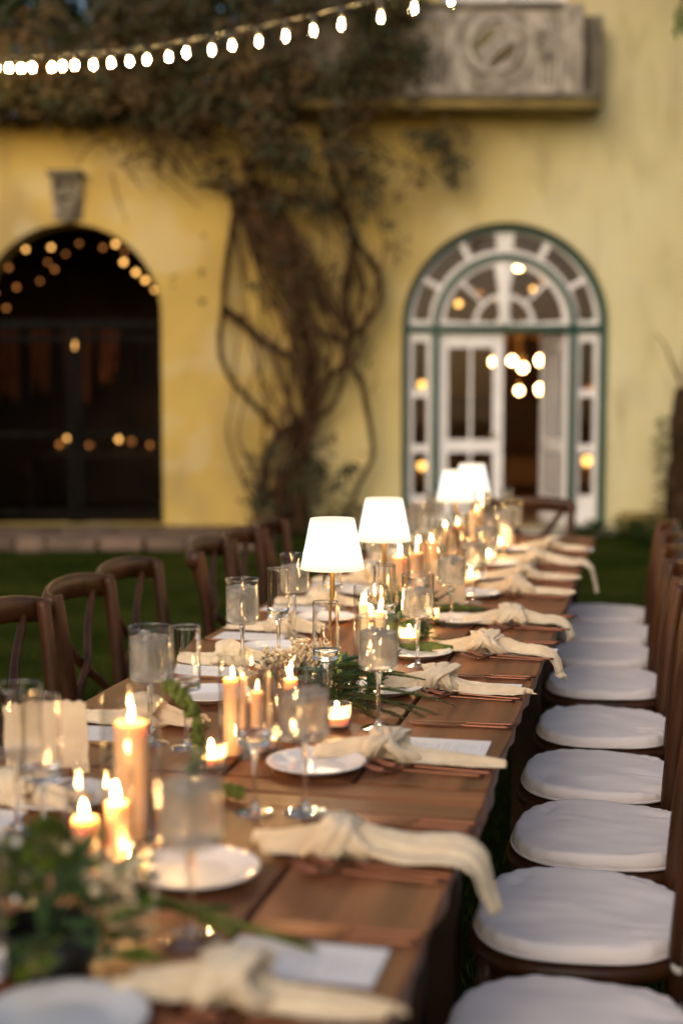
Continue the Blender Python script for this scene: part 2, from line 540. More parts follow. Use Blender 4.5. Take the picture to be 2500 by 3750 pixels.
# plaster: ochre render blending to cream, with stains
def plaster(name, ochre, cream_, dirt, bump=.35):
    m = principled(name, ochre[0], .9)
    nt = m.node_tree; L = nt.links
    p = nt.nodes['Principled BSDF']
    tc = nd(m, 'ShaderNodeTexCoord')
    def nz(scale, loc, sc, detail=5, dist=.6):
        n = nd(m, 'ShaderNodeTexNoise'); n.inputs['Scale'].default_value = sc; n.inputs['Detail'].default_value = detail; n.inputs['Distortion'].default_value = dist
        mp = nd(m, 'ShaderNodeMapping'); mp.inputs['Scale'].default_value = scale; mp.inputs['Location'].default_value = loc
        L.new(tc.outputs['Object'], mp.inputs[0]); L.new(mp.outputs[0], n.inputs['Vector'])
        return n.outputs['Fac']
    def ramp(fac, tones):
        cr = nd(m, 'ShaderNodeValToRGB')
        e = cr.color_ramp.elements
        e[0].position = .30; e[0].color = (*tones[0], 1)
        e[1].position = .72; e[1].color = (*tones[2], 1)
        k = e.new(.5); k.color = (*tones[1], 1)
        L.new(fac, cr.inputs[0]); return cr.outputs[0]
    n1 = nz((1, 1, .7), (3.1, 0, 1.2), .6)
    c1 = ramp(n1, ochre); c2 = ramp(n1, cream_)
    # cream tone grows to the right and lower down, broken up by noise
    sx = nd(m, 'ShaderNodeSeparateXYZ'); L.new(tc.outputs['Object'], sx.inputs[0])
    nb = nz((1, 1, 1), (1.7, 0, 5.2), .9)
    ad = nd(m, 'ShaderNodeMath', operation='MULTIPLY_ADD'); L.new(nb, ad.inputs[0]); ad.inputs[1].default_value = 1.7; L.new(sx.outputs[0], ad.inputs[2])
    zz = nd(m, 'ShaderNodeMath', operation='MULTIPLY_ADD'); L.new(sx.outputs[2], zz.inputs[0]); zz.inputs[1].default_value = -.42; L.new(ad.outputs[0], zz.inputs[2])
    mk = nd(m, 'ShaderNodeMapRange', interpolation_type='SMOOTHSTEP'); mk.inputs[1].default_value = -.7; mk.inputs[2].default_value = 2.2
    L.new(zz.outputs[0], mk.inputs[0])
    mA = nd(m, 'ShaderNodeMix', data_type='RGBA'); L.new(mk.outputs[0], mA.inputs[0]); L.new(c1, mA.inputs[6]); L.new(c2, mA.inputs[7])
    # rain streaks and damp
    n2 = nz((2.2, 1, .8), (9, 2, 4), 1.0, 6)
    mr = nd(m, 'ShaderNodeMapRange'); mr.inputs[1].default_value = .50; mr.inputs[2].default_value = .74; mr.inputs[4].default_value = .62
    L.new(n2, mr.inputs[0])
    mx = nd(m, 'ShaderNodeMix', data_type='RGBA')
    L.new(mr.outputs[0], mx.inputs[0]); L.new(mA.outputs[2], mx.inputs[6]); mx.inputs[7].default_value = (*dirt, 1)
    L.new(mx.outputs[2], p.inputs['Base Color'])
    # repaired patches with firm edges
    n4 = nz((1, 1, 1.3), (6.3, 1, 2.2), 1.5, 7, .3)
    m4 = nd(m, 'ShaderNodeMapRange'); m4.inputs[1].default_value = .54; m4.inputs[2].default_value = .66; m4.inputs[4].default_value = .30
    L.new(n4, m4.inputs[0])
    mp4 = nd(m, 'ShaderNodeMix', data_type='RGBA'); L.new(m4.outputs[0], mp4.inputs[0]); L.new(mx.outputs[2], mp4.inputs[6]); mp4.inputs[7].default_value = (.56, .50, .36, 1)
    L.new(mp4.outputs[2], p.inputs['Base Color'])
    n3 = nz((1, 1, 1), (0, 0, 0), 14, 6)
    b = nd(m, 'ShaderNodeBump'); b.inputs['Strength'].default_value = bump; b.inputs['Distance'].default_value = .02
    L.new(n3, b.inputs['Height']); L.new(b.outputs[0], p.inputs['Normal'])
    return m
plaster('ochre_plaster', [(.38, .260, .072), (.495, .350, .105), (.54, .425, .17)], [(.45, .40, .205), (.58, .515, .285), (.63, .58, .37)], (.27, .215, .115))

for k, v in SPEC.items():
    MT[k].node_tree.nodes['Principled BSDF'].inputs['Specular IOR Level'].default_value = v

# ------------------------------------------------------------------ ground
WY = 14.55                                     # face of the building
g = one(([(-60, -40, 0), (60, -40, 0), (60, 90, 0), (-60, 90, 0)], [(0, 1, 2, 3)]), 'lawn', MT['turf'])
struct(g)
rng = random.Random(4)
gb = MB()
for i in range(42000):
    y = 2.2 + 10.6 * rng.random() ** 1.2
    x = (rng.random() - .5) * (y * .62 + .8)
    h = .018 + .028 * rng.random()
    a = rng.random() * 6.28
    w = .004
    gb.v += [(x - w * math.cos(a), y - w * math.sin(a), 0), (x + w * math.cos(a), y + w * math.sin(a), 0), (x + rng.uniform(-.02, .02), y + rng.uniform(-.02, .02), h)]
    k = len(gb.v)
    gb.f.append((k - 3, k - 2, k - 1))
stuff(tag(gb.build('grass', MT['grass_blade'], smooth=False), 'short green lawn grass around the long table', 'grass'))

# stone terrace along the foot of the building, left of the doors
ter = struct(one(box(-3.6, 13.75, .035, 5.0, 1.56, .07), 'terrace', MT['dark_stone']))
rng = random.Random(11)
x = -6.1
while x < -1.05:
    w = rng.uniform(.26, .55)
    one(box(0, 0, 0, w - .02, .24 + rng.uniform(-.03, .03), .13 + rng.uniform(-.02, .02), .02), 'paving_stone', MT['paving'], ter, (x + w / 2, 12.83 + rng.uniform(-.03, .03), .062), (rng.uniform(-.03, .03), rng.uniform(-.03, .03), rng.uniform(-.06, .06)))
    x += w
for j in range(2):
    x = -6.1
    while x < -1.1:
        w = rng.uniform(.35, .7)
        one(box(0, 0, 0, w - .02, .5, .04, .012), 'paving_stone', MT['paving'], ter, (x + w / 2, 13.24 + j * .52, .075 + rng.uniform(-.004, .004)), (0, 0, rng.uniform(-.03, .03)))
        x += w

# ------------------------------------------------------------------ the building
DC, DZ, DR = 1.70, 2.13, 1.075                 # the arched doors: centre, spring, radius
AC, AZ, AR = -2.80, 2.26, .935                 # the dark archway
def arch_loop(c, z, r, bottom):
    return [(c - r, bottom), (c + r, bottom)] + arc(c, z, r, 0, 180, 40)
bld = thing('villa', 'yellow plastered villa with arched doorway, balcony and dark archway', 'building', (0, WY, 0))
one(plate([rect(-9, 0, .20, 4.19), arch_loop(AC, AZ, AR, .07)], .40), 'wall', MT['ochre_plaster'], bld, smooth=False)
one(plate([rect(.20, 0, 9, 8.2), arch_loop(DC, DZ, DR, .03), rect(1.0, 5.15, 2.30, 7.4)], .40), 'wall', MT['ochre_plaster'], bld, smooth=False)
# weathered coping of the low wall
one(box(-4.4, .18, 4.215, 9.2, .52, .05, .015), 'coping', MT['mossy_stone'], bld)
# plinth line under the cream wall
one(box(5.9, -.03, .11, 6.0, .06, .22, .015), 'plinth', MT['mossy_stone'], bld)
one(box(.45, -.02, .05, .35, .05, .12, .015), 'plinth', MT['mossy_stone'], bld)
one(box(DC, -.12, .012, 2.3, .34, .036, .01), 'threshold', MT['stone'], bld)
# dark archway: the passage behind it
def room(x0, x1, y0, y1, z0, z1, mats, parent, name):
    fs = {'floor': [(x0, y0, z0), (x1, y0, z0), (x1, y1, z0), (x0, y1, z0)],
          'ceiling': [(x0, y0, z1), (x0, y1, z1), (x1, y1, z1), (x1, y0, z1)],
          'back_wall': [(x0, y1, z0), (x1, y1, z0), (x1, y1, z1), (x0, y1, z1)],
          'left_wall': [(x0, y0, z0), (x0, y1, z0), (x0, y1, z1), (x0, y0, z1)],
          'right_wall': [(x1, y0, z0), (x1, y0, z1), (x1, y1, z1), (x1, y1, z0)]}
    for k, v in fs.items():
        one((v, [(0, 1, 2, 3)]), name + '_' + k, mats[k] if k in mats else mats['*'], parent, smooth=False)
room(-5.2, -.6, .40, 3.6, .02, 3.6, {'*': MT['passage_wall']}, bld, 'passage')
room(-.5, 4.6, .40, 7.5, .015, 4.2, {'*': MT['room_wall'], 'floor': MT['room_wood'], 'ceiling': MT['room_wood']}, bld, 'room')
one(box(2.05, 7.2, .95, 5.0, .06, .9, .01), 'panelling', MT['room_wood'], bld)
for x in (.3, 1.15, 2.9, 3.8):
    one(box(x, 7.40, 2.0, .55, .06, 1.3, .02), 'picture', MT['room_wood'], bld)

# upper balcony window
wf = one(plate([rect(1.0, 5.15, 2.30, 7.4), rect(1.07, 5.22, 1.61, 7.33), rect(1.69, 5.22, 2.23, 7.33)], .08), 'window_frame', MT['white_paint'], bld, (0, .12, 0), smooth=False)
for x0 in (1.07, 1.69):
    one(box(x0 + .27, .16, 6.27, .56, .008, 2.13), 'pane', MT['window_glass'], wf, smooth=False)
one(box(1.65, .3, 6.2, 1.3, .02, 2.2), 'blind', MT['paper_card'], bld, smooth=False)

# carved keystone ornament above the archway
orn = thing('wall_ornament', 'dark carved stone bracket on the wall above the dark archway', 'ornament', (-2.81, WY, 3.2))
one(box(0, -.09, .485, .36, .18, .055, .012), 'ledge', MT['dark_stone'], orn)
one(plate([[(-.15, .46), (.15, .46), (.145, .25), (.09, .16), (.05, 0), (-.05, 0), (-.09, .16), (-.145, .25)],
           arc(-.065, .36, .042, 0, 340, 16), arc(.065, .36, .042, 0, 340, 16), rect(-.07, .2, .07, .255)], .09), 'mask', MT['dark_stone'], orn, (0, -.10, 0), smooth=False)
one(box(0, -.01, .25, .3, .02, .44), 'backing', MT['stone'], orn)

# iron gate in the archway
gate = thing('iron_gate', 'black wrought iron double gate closing the dark archway', 'gate', (AC, WY + .2, .07))
one(box(0, 0, 2.10, 2 * AR - .02, .05, .10, .008), 'lintel_bar', MT['iron'], gate)
for s in (-1, 1):
    one(box(s * .045, 0, 1.03, .07, .05, 2.04, .008), 'stile', MT['iron'], gate)
    one(box(s * (AR - .04), 0, 1.03, .06, .05, 2.04, .008), 'stile', MT['iron'], gate)
    for z in (.12, .95, 1.95):
        one(box(s * AR / 2, .0, z, AR - .16, .03, .05, .006), 'rail', MT['iron'], gate)
    for i in range(7):
        one(tube([(s * (.15 + i * .108), 0, .05), (s * (.15 + i * .108), 0, 2.05)], .009, 6), 'bar', MT['iron'], gate)
one(tube([(.045, -.05, 1.0), (.045, -.09, 1.0), (.045, -.09, 1.12), (.045, -.05, 1.12)], .012, 6), 'handle', MT['iron'], gate)

# dim orange hangings and tables inside the passage
rng = random.Random(21)
cloth_words = ['orange hanging cloth at the left inside the dark archway', 'orange hanging cloth second from left inside the archway', 'orange hanging cloth left of the gate centre inside the archway',
               'narrow orange cloth behind the meeting gate stiles', 'orange hanging cloth at the right jamb of the archway']
for i, (x, w, z0) in enumerate([(-4.1, .30, 1.30), (-3.72, .26, 1.42), (-3.30, .34, 1.28), (-2.84, .22, 1.5), (-2.0, .34, 1.1)]):
    def cl(u, a, w=w, i=i, z0=z0):
        t = a / (2 * PI)
        s = t * 2 if t < .5 else 2 - t * 2
        hem = .55 + .45 * abs(math.sin(s * 4.4 + i * 1.7))       # swagged, pointed hem
        return ((s - .5) * w * (1.3 - .35 * u), .04 * math.sin(s * 17 + i) + (.006 if t < .5 else -.006), (2.35 - z0) * (1 - u * hem))
    tag(one(grid_tube(cl, 10, 60), 'hanging_cloth', MT['orange_cloth'], None, (x, WY + 2.6 + .2 * (i % 3), z0)), cloth_words[i], 'cloth', 'orange hangings in the archway')
fl = thing('fairy_light_string', 'string of small amber fairy lights under the archway vault', 'lights', (0, 0, 0))
pts = [(-3.65, 2.62), (-3.52, 2.80), (-3.40, 2.92), (-3.30, 2.98), (-3.12, 2.86), (-3.0, 2.98), (-2.9, 2.93), (-3.05, 2.78), (-2.72, 3.02), (-2.52, 3.00), (-2.42, 3.06), (-2.28, 2.82), (-2.19, 2.73), (-2.12, 2.66), (-1.98, 2.52), (-3.62, 2.5), (-3.2, 2.65), (-3.35, 2.55), (-2.3, 2.95), (-3.55, 2.35)]
cab = catmull([(p[0] * 1.09 + .12, WY + 1.0 + .25 * math.sin(i * 2.1), p[1] + .09) for i, p in enumerate(pts[:15])], 60)
one(tube(cab, .004, 5), 'cable', MT['black_rubber'], fl)
for i, p in enumerate(pts):
    big = i in (10, 11, 12, 13)
    o = one(ball((0, 0, 0), .026 if big else .017 + .004 * (i % 2), 2), 'bulb', MT['fairy_light' if big or i in (5, 14, 3) else 'ember_light'], fl, (p[0] * 1.09 + .12, WY + 1.0 + .25 * math.sin(i * 2.1), p[1] + .05))
pend = thing('pendant_lamp', 'small amber pendant lamp hanging behind the iron gate', 'lamp', (-3.05, WY + 1.6, 2.0))
one(ball((0, 0, 0), .045, 2), 'bulb', MT['fairy_light'], pend)
one(tube([(0, 0, .045), (0, 0, 1.58)], .005, 5), 'cord', MT['black_rubber'], pend)
bench = thing('dark_bench', 'dark side table behind the gate carrying amber candle glasses', 'table', (-2.6, WY + 2.2, .02))
one(box(0, 0, .70, 2.4, .5, .05, .01), 'top', MT['dark_wood'], bench)
for sx in (-1, 1):
    for sy in (-1, 1):
        one(box(sx * 1.1, sy * .2, .34, .07, .07, .68, .01), 'leg', MT['dark_wood'], bench)
nm = ['leftmost', 'second', 'third', 'fourth', 'fifth', 'sixth', 'rightmost']
for i, (x, z, m) in enumerate([(-3.38, .06, 'ember_light'), (-3.30, .14, 'fairy_light'), (-3.02, .05, 'ember_light'), (-2.68, .12, 'fairy_light'), (-2.52, .10, 'ember_light'), (-2.30, .05, 'ember_light'), (-2.12, .07, 'fairy_light')]):
    t = thing('candle_glass', 'amber candle glass behind the gate, ' + nm[i] + (' of the row' if i in (0, 6) else ' from the left'), 'candle', (x, WY + 2.2 + .08 * (i % 2), .745), 0, 'candle glasses in the archway')
    one(lathe([(0, 0), (.035, 0), (.038, .06 + z), (.036, .06 + z), (.033, .004), (0, .004)], 16), 'holder', MT['glass'], t)
    one(ball((0, 0, .03 + z), .030, 2), 'glow', MT[m], t)

# ------------------------------------------------------------------ arched glass doors
drs = thing('arched_doors', 'arched green and white glass doors with fanlight, right leaf standing open', 'door', (DC, WY + .14, .03))
z0 = DZ - .03
gi = .735                                      # inner arch
one(plate([[(-DR + .004, 0), (-DR + .08, 0), (-DR + .08, z0)] + arc(0, z0, DR - .080, 180, 0, 40) + [(DR - .08, z0), (DR - .08, 0), (DR - .004, 0)] + arc(0, z0, DR - .004, 0, 180, 40)], .14), 'outer_frame', MT['green_paint'], drs, (0, -.02, 0), smooth=False)
one(plate([sector(0, z0 + .02, gi - .050, gi + .014, 0, 180, 40)], .15), 'inner_arch', MT['green_paint'], drs, (0, -.03, 0), smooth=False)
one(box(0, .045, z0 - .01, 2 * DR - .15, .16, .075, .008), 'transom', MT['green_paint'], drs)
for s in (-1, 1):
    one(box(s * (gi - .012), .045, z0 / 2 - .025, .07, .155, z0 - .05, .006), 'post', MT['green_paint'], drs)
# outer fan
rin, rout = gi + .045, DR - .125
cuts = [2.5, 28, 31, 60, 63.5, 84.5, 95.5, 116.5, 120, 149, 152, 177.5]
loops = [sector(0, z0 + .035, gi - .02, DR - .075, 0, 180, 40)]
pan = []
for i in range(0, 12, 2):
    loops.append(sector(0, z0 + .035, rin, rout, cuts[i] + .4, cuts[i + 1] - .4, 10)); pan.append((rin - .01, rout + .01, cuts[i], cuts[i + 1]))
of = one(plate(loops, .06), 'outer_fan_frame', MT['white_paint'], drs, (0, .02, 0), smooth=False)
for p in pan: one(plate([sector(0, z0 + .035, p[0], p[1], p[2], p[3], 10)], .006), 'pane', MT['window_glass'], of, (0, .03, 0), smooth=False)
# inner fan
loops = [sector(0, z0 + .035, 0, gi - .047, 0, 180, 40)]
pan = []
for a0, a1 in ((4, 43), (47, 80.5), (99.5, 133), (137, 176)):
    loops.append(sector(0, z0 + .035, .325, gi - .115, a0, a1, 10)); pan.append((.325, gi - .125, a0 - 1, a1 + 1))
for a0, a1 in ((9, 74), (106, 171)):
    loops.append(sector(0, z0 + .035, .09, .285, a0, a1, 10)); pan.append((.08, .295, a0 - 1, a1 + 1))
nf = one(plate(loops, .06), 'inner_fan_frame', MT['white_paint'], drs, (0, .02, 0), smooth=False)
one(box(0, .012, z0 + .36, .11, .03, .64, .008), 'mullion', MT['white_paint'], drs)
for p in pan: one(plate([sector(0, z0 + .035, p[0], p[1], p[2], p[3], 10)], .006), 'pane', MT['window_glass'], nf, (0, .03, 0), smooth=False)
# sidelights
for s in (-1, 1):
    xa, xb = sorted((s * (gi + .012), s * (DR - .072)))
    holes = [rect(xa + .055, .34, xb - .055, .80), rect(xa + .055, .88, xb - .055, 1.38), rect(xa + .055, 1.46, xb - .055, 1.96)]
    sf = one(plate([rect(xa, .01, xb, z0 - .05)] + holes, .06), 'sidelight', MT['white_paint'], drs, (0, .02, 0), smooth=False)
    for h in holes:
        one(box((h[0][0] + h[1][0]) / 2, .05, (h[0][1] + h[2][1]) / 2, h[1][0] - h[0][0] + .02, .006, h[2][1] - h[1][1] + .02), 'pane', MT['window_glass'], sf, smooth=False)
    one(box((xa + xb) / 2, .012, .18, xb - xa - .12, .02, .2, .006), 'panel', MT['white_paint'], sf)
# leaves: the left one shut, the right one swung into the room
def leaf_door(parent, x, rz):
    W, H = gi - .05, z0 - .05
    h = []
    for (a, b) in ((.30, .80), (.93, 1.90)):
        for (p, q) in ((.105, W / 2 - .014), (W / 2 + .014, W - .105)):
            h.append(rect(p, a, q, b))
    lf = one(plate([rect(0, .012, W, H)] + h, .05), 'door_leaf', MT['white_paint'], parent, (x, .05, 0), (0, 0, rz), smooth=False)
    for q in h:
        one(box((q[0][0] + q[1][0]) / 2, .025, (q[0][1] + q[2][1]) / 2, q[1][0] - q[0][0] + .02, .006, q[2][1] - q[1][1] + .02), 'pane', MT['window_glass'], lf, smooth=False)
    one(tube([(W - .06, 0, .98), (W - .06, -.05, .98), (W - .16, -.05, .98)], .01, 8), 'handle', MT['brass'], lf)
    return lf
leaf_door(drs, -gi + .05, 0)
rl = leaf_door(drs, gi - .05, R(103))
# added amber bulbs behind the fanlight, standing in for string light reflections
fs = thing('fairy_light_string', 'amber bulbs added inside the doors in place of reflections in the glass', 'lights', (0, 0, 0))
fp = [(.95, 2.30), (1.02, 2.95), (1.12, 3.02), (1.32, 2.80), (1.45, 2.48), (1.22, 2.36), (1.62, 2.42), (2.0, 2.52), (2.10, 2.62), (2.3, 2.45), (2.45, 2.2), (.86, 2.05), (.92, 1.98), (2.62, 2.0), (2.72, 1.92), (2.70, 1.48), (2.60, 1.46), (.95, 1.30)]
for i, (x, z) in enumerate(fp):
    one(ball((0, 0, 0), .020 + .008 * (i % 3), 2), 'bulb', MT['fairy_light' if i % 2 else 'ember_light'], fs, (x * 1.05, WY + .95 + .1 * math.sin(i * 2.3), z * 1.02 + .02))
one(tube([(p[0] * 1.05, WY + .95 + .1 * math.sin(i * 2.3), p[1] * 1.02 + .05) for i, p in enumerate(fp)], .003, 4), 'cable', MT['black_rubber'], fs)
# lamps inside the room
gl = thing('globe_chandelier', 'brass chandelier with warm glass globes seen through the open door', 'lamp', (2.25, WY + 3.0, 0))
one(tube([(0, 0, 2.2), (0, 0, 4.15)], .012, 6), 'rod', MT['brass'], gl)
one(lathe([(0, 2.24), (.05, 2.22), (.05, 2.14), (0, 2.12)], 16), 'hub', MT['brass'], gl)
for i, (x, y, z, r) in enumerate([(-.34, .0, 1.84, .050), (-.08, .3, 1.86, .045), (-.02, -.3, 1.76, .045), (.26, .05, 1.86, .065), (.24, -.1, 1.50, .065), (.0, .2, 1.48, .040), (-.25, .1, 1.77, .035)]):
    one(ball((x, y, z), r, 2), 'globe', MT['globe_light'], gl)
    one(tube([(0, 0, 2.18), (x * .6, y * .6, 2.16), (x, y, 2.08), (x, y, z + r)], .008, 6, smooth=8), 'arm', MT['brass'], gl)
c2 = thing('ceiling_lamp', 'warm glowing ceiling lamp behind the fanlight of the doors', 'lamp', (2.22, WY + 3.6, 0))
for dx, r in ((-.12, .035), (.06, .05), (.2, .03)):
    one(ball((dx, .02 * dx, 3.06), r, 2, (1, 1, .7)), 'globe', MT['globe_light'], c2)
one(tube([(-.15, 0, 3.15), (.22, 0, 3.15)], .012, 6), 'bar', MT['brass'], c2)
one(tube([(.03, 0, 3.15), (.03, 0, 4.2)], .01, 6), 'rod', MT['brass'], c2)
def shade_lamp(x, y, z, r, label, h=None):
    t = thing('sconce_lamp', label, 'lamp', (x, y, 0), 0, 'lamps in the room behind the doors')
    one(ball((0, 0, z), r, 2), 'globe', MT['fairy_light'], t)
    one(tube([(0, 0, z - r), (0, 0, .03)], .012, 6), 'stand', MT['brass'], t)
    one(lathe([(0, .03), (.12, .03), (.12, .045), (.02, .06), (0, .06)], 16), 'foot', MT['brass'], t)
shade_lamp(3.02, WY + 2.6, .62, .062, 'low amber globe lamp seen through the right sidelight')
shade_lamp(.95, WY + 2.0, 1.55, .045, 'pale globe lamp high behind the left sidelight')
shade_lamp(.92, WY + 1.4, .62, .048, 'low amber globe lamp behind the left sidelight')

# ------------------------------------------------------------------ balcony
bal = thing('stone_balcony', 'weathered carved stone balcony above the arched doors', 'balcony', (0, WY, 4.25))
one(box(1.05, -.27, .045, 3.05, .54, .09, .015), 'slab', MT['mossy_stone'], bal)
one(box(1.05, -.30, .115, 3.0, .56, .05, .012), 'moulding', MT['dark_stone'], bal)
def ell(cx, cz, a, b, tilt, n=28):
    t = R(tilt)
    return [(cx + a * math.cos(q) * math.cos(t) - b * math.sin(q) * math.sin(t), cz + a * math.cos(q) * math.sin(t) + b * math.sin(q) * math.cos(t)) for q in [2 * PI * i / n for i in range(n)]]
pc, pz = 1.50, .60
pnl = one(plate([rect(.62, .14, 2.16, .96), ell(pc - .095, pz + .075, .16, .045, 42), ell(pc + .085, pz - .085, .17, .045, 42)] + [sector(pc, pz, .295, .335, a, a + 66, 12) for a in (12, 102, 192, 282)] + [rect(.66 + .06 * q, .24, .685 + .06 * q, .86) for q in range(6)] + [rect(1.96 + .06 * q, .24, 1.985 + .06 * q, .86) for q in range(3)], .10), 'carved_panel', MT['stone'], bal, (0, -.52, 0), smooth=False)
for r, w in ((.245, .022), (.315, .012), (.395, .016)):
    a = arc(pc, pz, r, 0, 360, 40)[:-1]
    ring = [(p[0], -.53, pc * 0 + p[1]) for p in a]
    one(tube(ring + ring[:1], w, 8, ell=(1, 1), up=(0, 1, 0)), 'carved_ring', MT['stone'], pnl, (0, .52, 0))
for cx in (.82, 1.98):
    for r in (.07, .12):
        ring = [(p[0], -.01, p[1]) for p in arc(cx, pz, r, 0, 360, 24)]
        one(tube([(p[0], p[1], p[2] * 1.0) for p in ring], .018, 6, up=(0, 1, 0)), 'carved_scroll', MT['stone'], pnl)
one(box(1.39, -.48, .985, 1.62, .16, .06, .012), 'handrail', MT['dark_stone'], bal)
one(box(2.27, -.47, .57, .20, .18, .86, .012), 'pier', MT['stone'], bal)
one(box(2.50, -.22, .54, .20, .24, .80, .012), 'pier', MT['dark_stone'], bal)
one(box(-.1, -.47, .57, 1.42, .10, .80, .012), 'parapet', MT['dark_stone'], bal)

# ------------------------------------------------------------------ climbing vine
VY = WY - .10
def vp(x, y, off=0.0):                         # sketch grid of the wall, about 1.6 mm a unit
    return (x * .00162 - 1.834, VY - off, 3.838 - y * .00163)
vine = thing('climbing_vine', 'gnarled dark vine with twisted stems climbing the yellow wall', 'vine', (0, 0, 0))
stems = [([(770, 2350), (745, 2150), (765, 1900), (850, 1700), (930, 1550), (945, 1300), (905, 1100), (850, 900), (800, 650), (720, 420), (600, 200), (520, 0)], [.12, .085, .065, .055, .045, .04, .04], .05),
         ([(610, 2350), (620, 2150), (660, 1900), (730, 1730), (860, 1660)], [.09, .06, .05, .04], .12),
         ([(860, 2350), (880, 2000), (900, 1800), (940, 1600)], [.10, .07, .05], .16),
         ([(720, 1710), (600, 1560), (450, 1400), (380, 1250), (370, 1100), (390, 950), (400, 750), (440, 500), (490, 280), (560, 100), (700, -200), (900, -500)], [.022, .026, .028, .030, .034, .042, .05, .035], .10),
         ([(380, 930), (500, 1020), (650, 1150), (800, 1230), (920, 1310)], [.05, .035, .04], .12),
         ([(935, 1650), (1000, 1420), (1150, 1280), (1180, 1100), (1150, 800), (1200, 550), (1150, 350), (1080, 100), (1000, -200)], [.038, .036, .044, .034, .030, .030, .026], .08),
         ([(1160, 1270), (1250, 1380), (1300, 1600), (1330, 1850), (1250, 2020), (1180, 2200)], [.036, .030, .026, .022], .12),
         ([(1180, 1130), (1330, 980), (1380, 850), (1350, 700), (1280, 600), (1200, 480)], [.032, .03, .03], .10),
         ([(1150, 1150), (950, 1050), (850, 900)], [.03, .03], .12),
         ([(1180, 1060), (1000, 850), (850, 650), (600, 450), (500, 300)], [.04, .045, .04, .03], .14),
         ([(480, 260), (370, 180), (220, 175)], [.05, .03, .02], .12),
         ([(600, 180), (860, 260), (1100, 300), (1190, 400)], [.045, .035, .03], .12),
         ([(960, 1620), (1060, 1560), (1130, 1420), (1150, 1290)], [.03, .025, .03], .14),
         ([(1240, 650), (1270, 820), (1210, 1000), (1190, 1120)], [.022, .02, .025], .12)]
for i, (ps, rd, off) in enumerate(stems):
    n = max(14, 6 * len(ps))
    one(tube([vp(p[0], p[1], off + .05 * math.sin(k * 1.3 + i)) for k, p in enumerate(ps)], rd, 9, smooth=n, rough=.35, seed=i), 'stem', MT['bark'], vine)
rng = random.Random(8)
tw = MB()
for i in range(26):                           # tangle of thinner stems wound round the trunk
    k0 = rng.choice([(745, 2100), (800, 1850), (870, 1700), (930, 1550), (940, 1300), (620, 2150), (1170, 1250)])
    pts = [(k0[0] + rng.uniform(-60, 60), k0[1] + rng.uniform(-60, 60))]
    for q in range(5):
        pts.append((pts[-1][0] + rng.uniform(-120, 125), pts[-1][1] - rng.uniform(120, 330)))
    tw.add(tube([vp(p[0], p[1], .08 + rng.uniform(0, .16)) for p in pts], [rng.uniform(.012, .024), .016, .010, .006], 6, smooth=22, rough=.35, seed=i))
for i in range(60):                           # thin shoots fanning from the crown down to the trunk
    x0, y0 = rng.uniform(420, 700), rng.uniform(120, 420)
    x1, y1 = x0 + rng.uniform(40, 520), y0 + rng.uniform(250, 900)
    mid = ((x0 + x1) / 2 + rng.uniform(-70, 70), (y0 + y1) / 2 + rng.uniform(-60, 60))
    tw.add(tube([vp(x0, y0, .1), vp(*mid, .1 + rng.uniform(0, .15)), vp(x1, y1, .08)], [.012, .010, .007], 5, smooth=7))
for i in range(60):
    x0, y0 = rng.uniform(640, 1320), rng.uniform(200, 1500)
    a = rng.uniform(-2.6, -.5); Lh = rng.uniform(60, 260)
    tw.add(tube([vp(x0, y0, .1), vp(x0 + Lh * .5 * math.cos(a) + 20, y0 + Lh * .5 * math.sin(a), .2), vp(x0 + Lh * math.cos(a), y0 + Lh * math.sin(a), .16)], [.009, .007, .004], 4, smooth=5))
for i in range(420):                          # twiggy crown sprawling along the top
    x0, y0 = rng.uniform(-260, 1350), rng.uniform(-900, 160)
    a = rng.uniform(0, 6.28); Lh = rng.uniform(80, 330)
    o1 = rng.uniform(.1, .7)
    tw.add(tube([vp(x0, y0, o1), vp(x0 + Lh * .5 * math.cos(a) + rng.uniform(-30, 30), y0 + Lh * .5 * math.sin(a), o1 + .12), vp(x0 + Lh * math.cos(a), y0 + Lh * math.sin(a) + 30, o1 + rng.uniform(-.1, .2))], [.012, .009, .004], 4, smooth=5))
stuff(tw.build('twigs', MT['twig'], vine))
lv = MB(); lv2 = MB()
def leaf_spray(x, y, off, n, spread, size):
    dk = rng.random() < .42
    for _ in range(n):
        p = vp(x + rng.gauss(0, spread), y + rng.gauss(0, spread), off + abs(rng.gauss(0, .12)))
        d = Vector((rng.uniform(-1, 1), rng.uniform(-1, .3), rng.uniform(-1.2, .4)))
        (lv2 if dk else lv).add(leaf(p, d, (rng.uniform(-.5, .5), -1, rng.uniform(0, 1)), size * rng.uniform(.6, 1.3), size * rng.uniform(.35, .6)))
for i in range(1150):                          # the crown: uneven clumps
    x = rng.uniform(-330, 1600); y = rng.uniform(-1000, 190)
    if x > 1330 and y > -260: continue
    edge = (60 if x > 250 else -120) + 130 * mnoise.noise(Vector((x * .004, 3.3, 0)))
    if y > edge: continue
    if mnoise.noise(Vector((x * .005, y * .005, 1.7))) < (-.30 if y < -350 else -.08): continue
    leaf_spray(x, y, rng.uniform(.12, .75), rng.randint(8, 16), 34, .095)
for i in range(34):                           # leafy skirt right of the crown
    leaf_spray(rng.uniform(1560, 1880), rng.uniform(-160, 190), rng.uniform(.1, .3), rng.randint(6, 12), 24, .085)
for i in range(26):                           # thin twiggy skirt on the left
    leaf_spray(rng.uniform(-250, 300), rng.uniform(-200, 140), rng.uniform(.08, .2), rng.randint(3, 6), 44, .05)
for i in range(60):                           # outer skirts of the crown and tufts on the stems
    x = rng.uniform(250, 1480); y = rng.uniform(80, 360)
    if x < 640 and y > 230: continue
    leaf_spray(x, y, rng.uniform(.1, .35), rng.randint(5, 11), 26, .085)
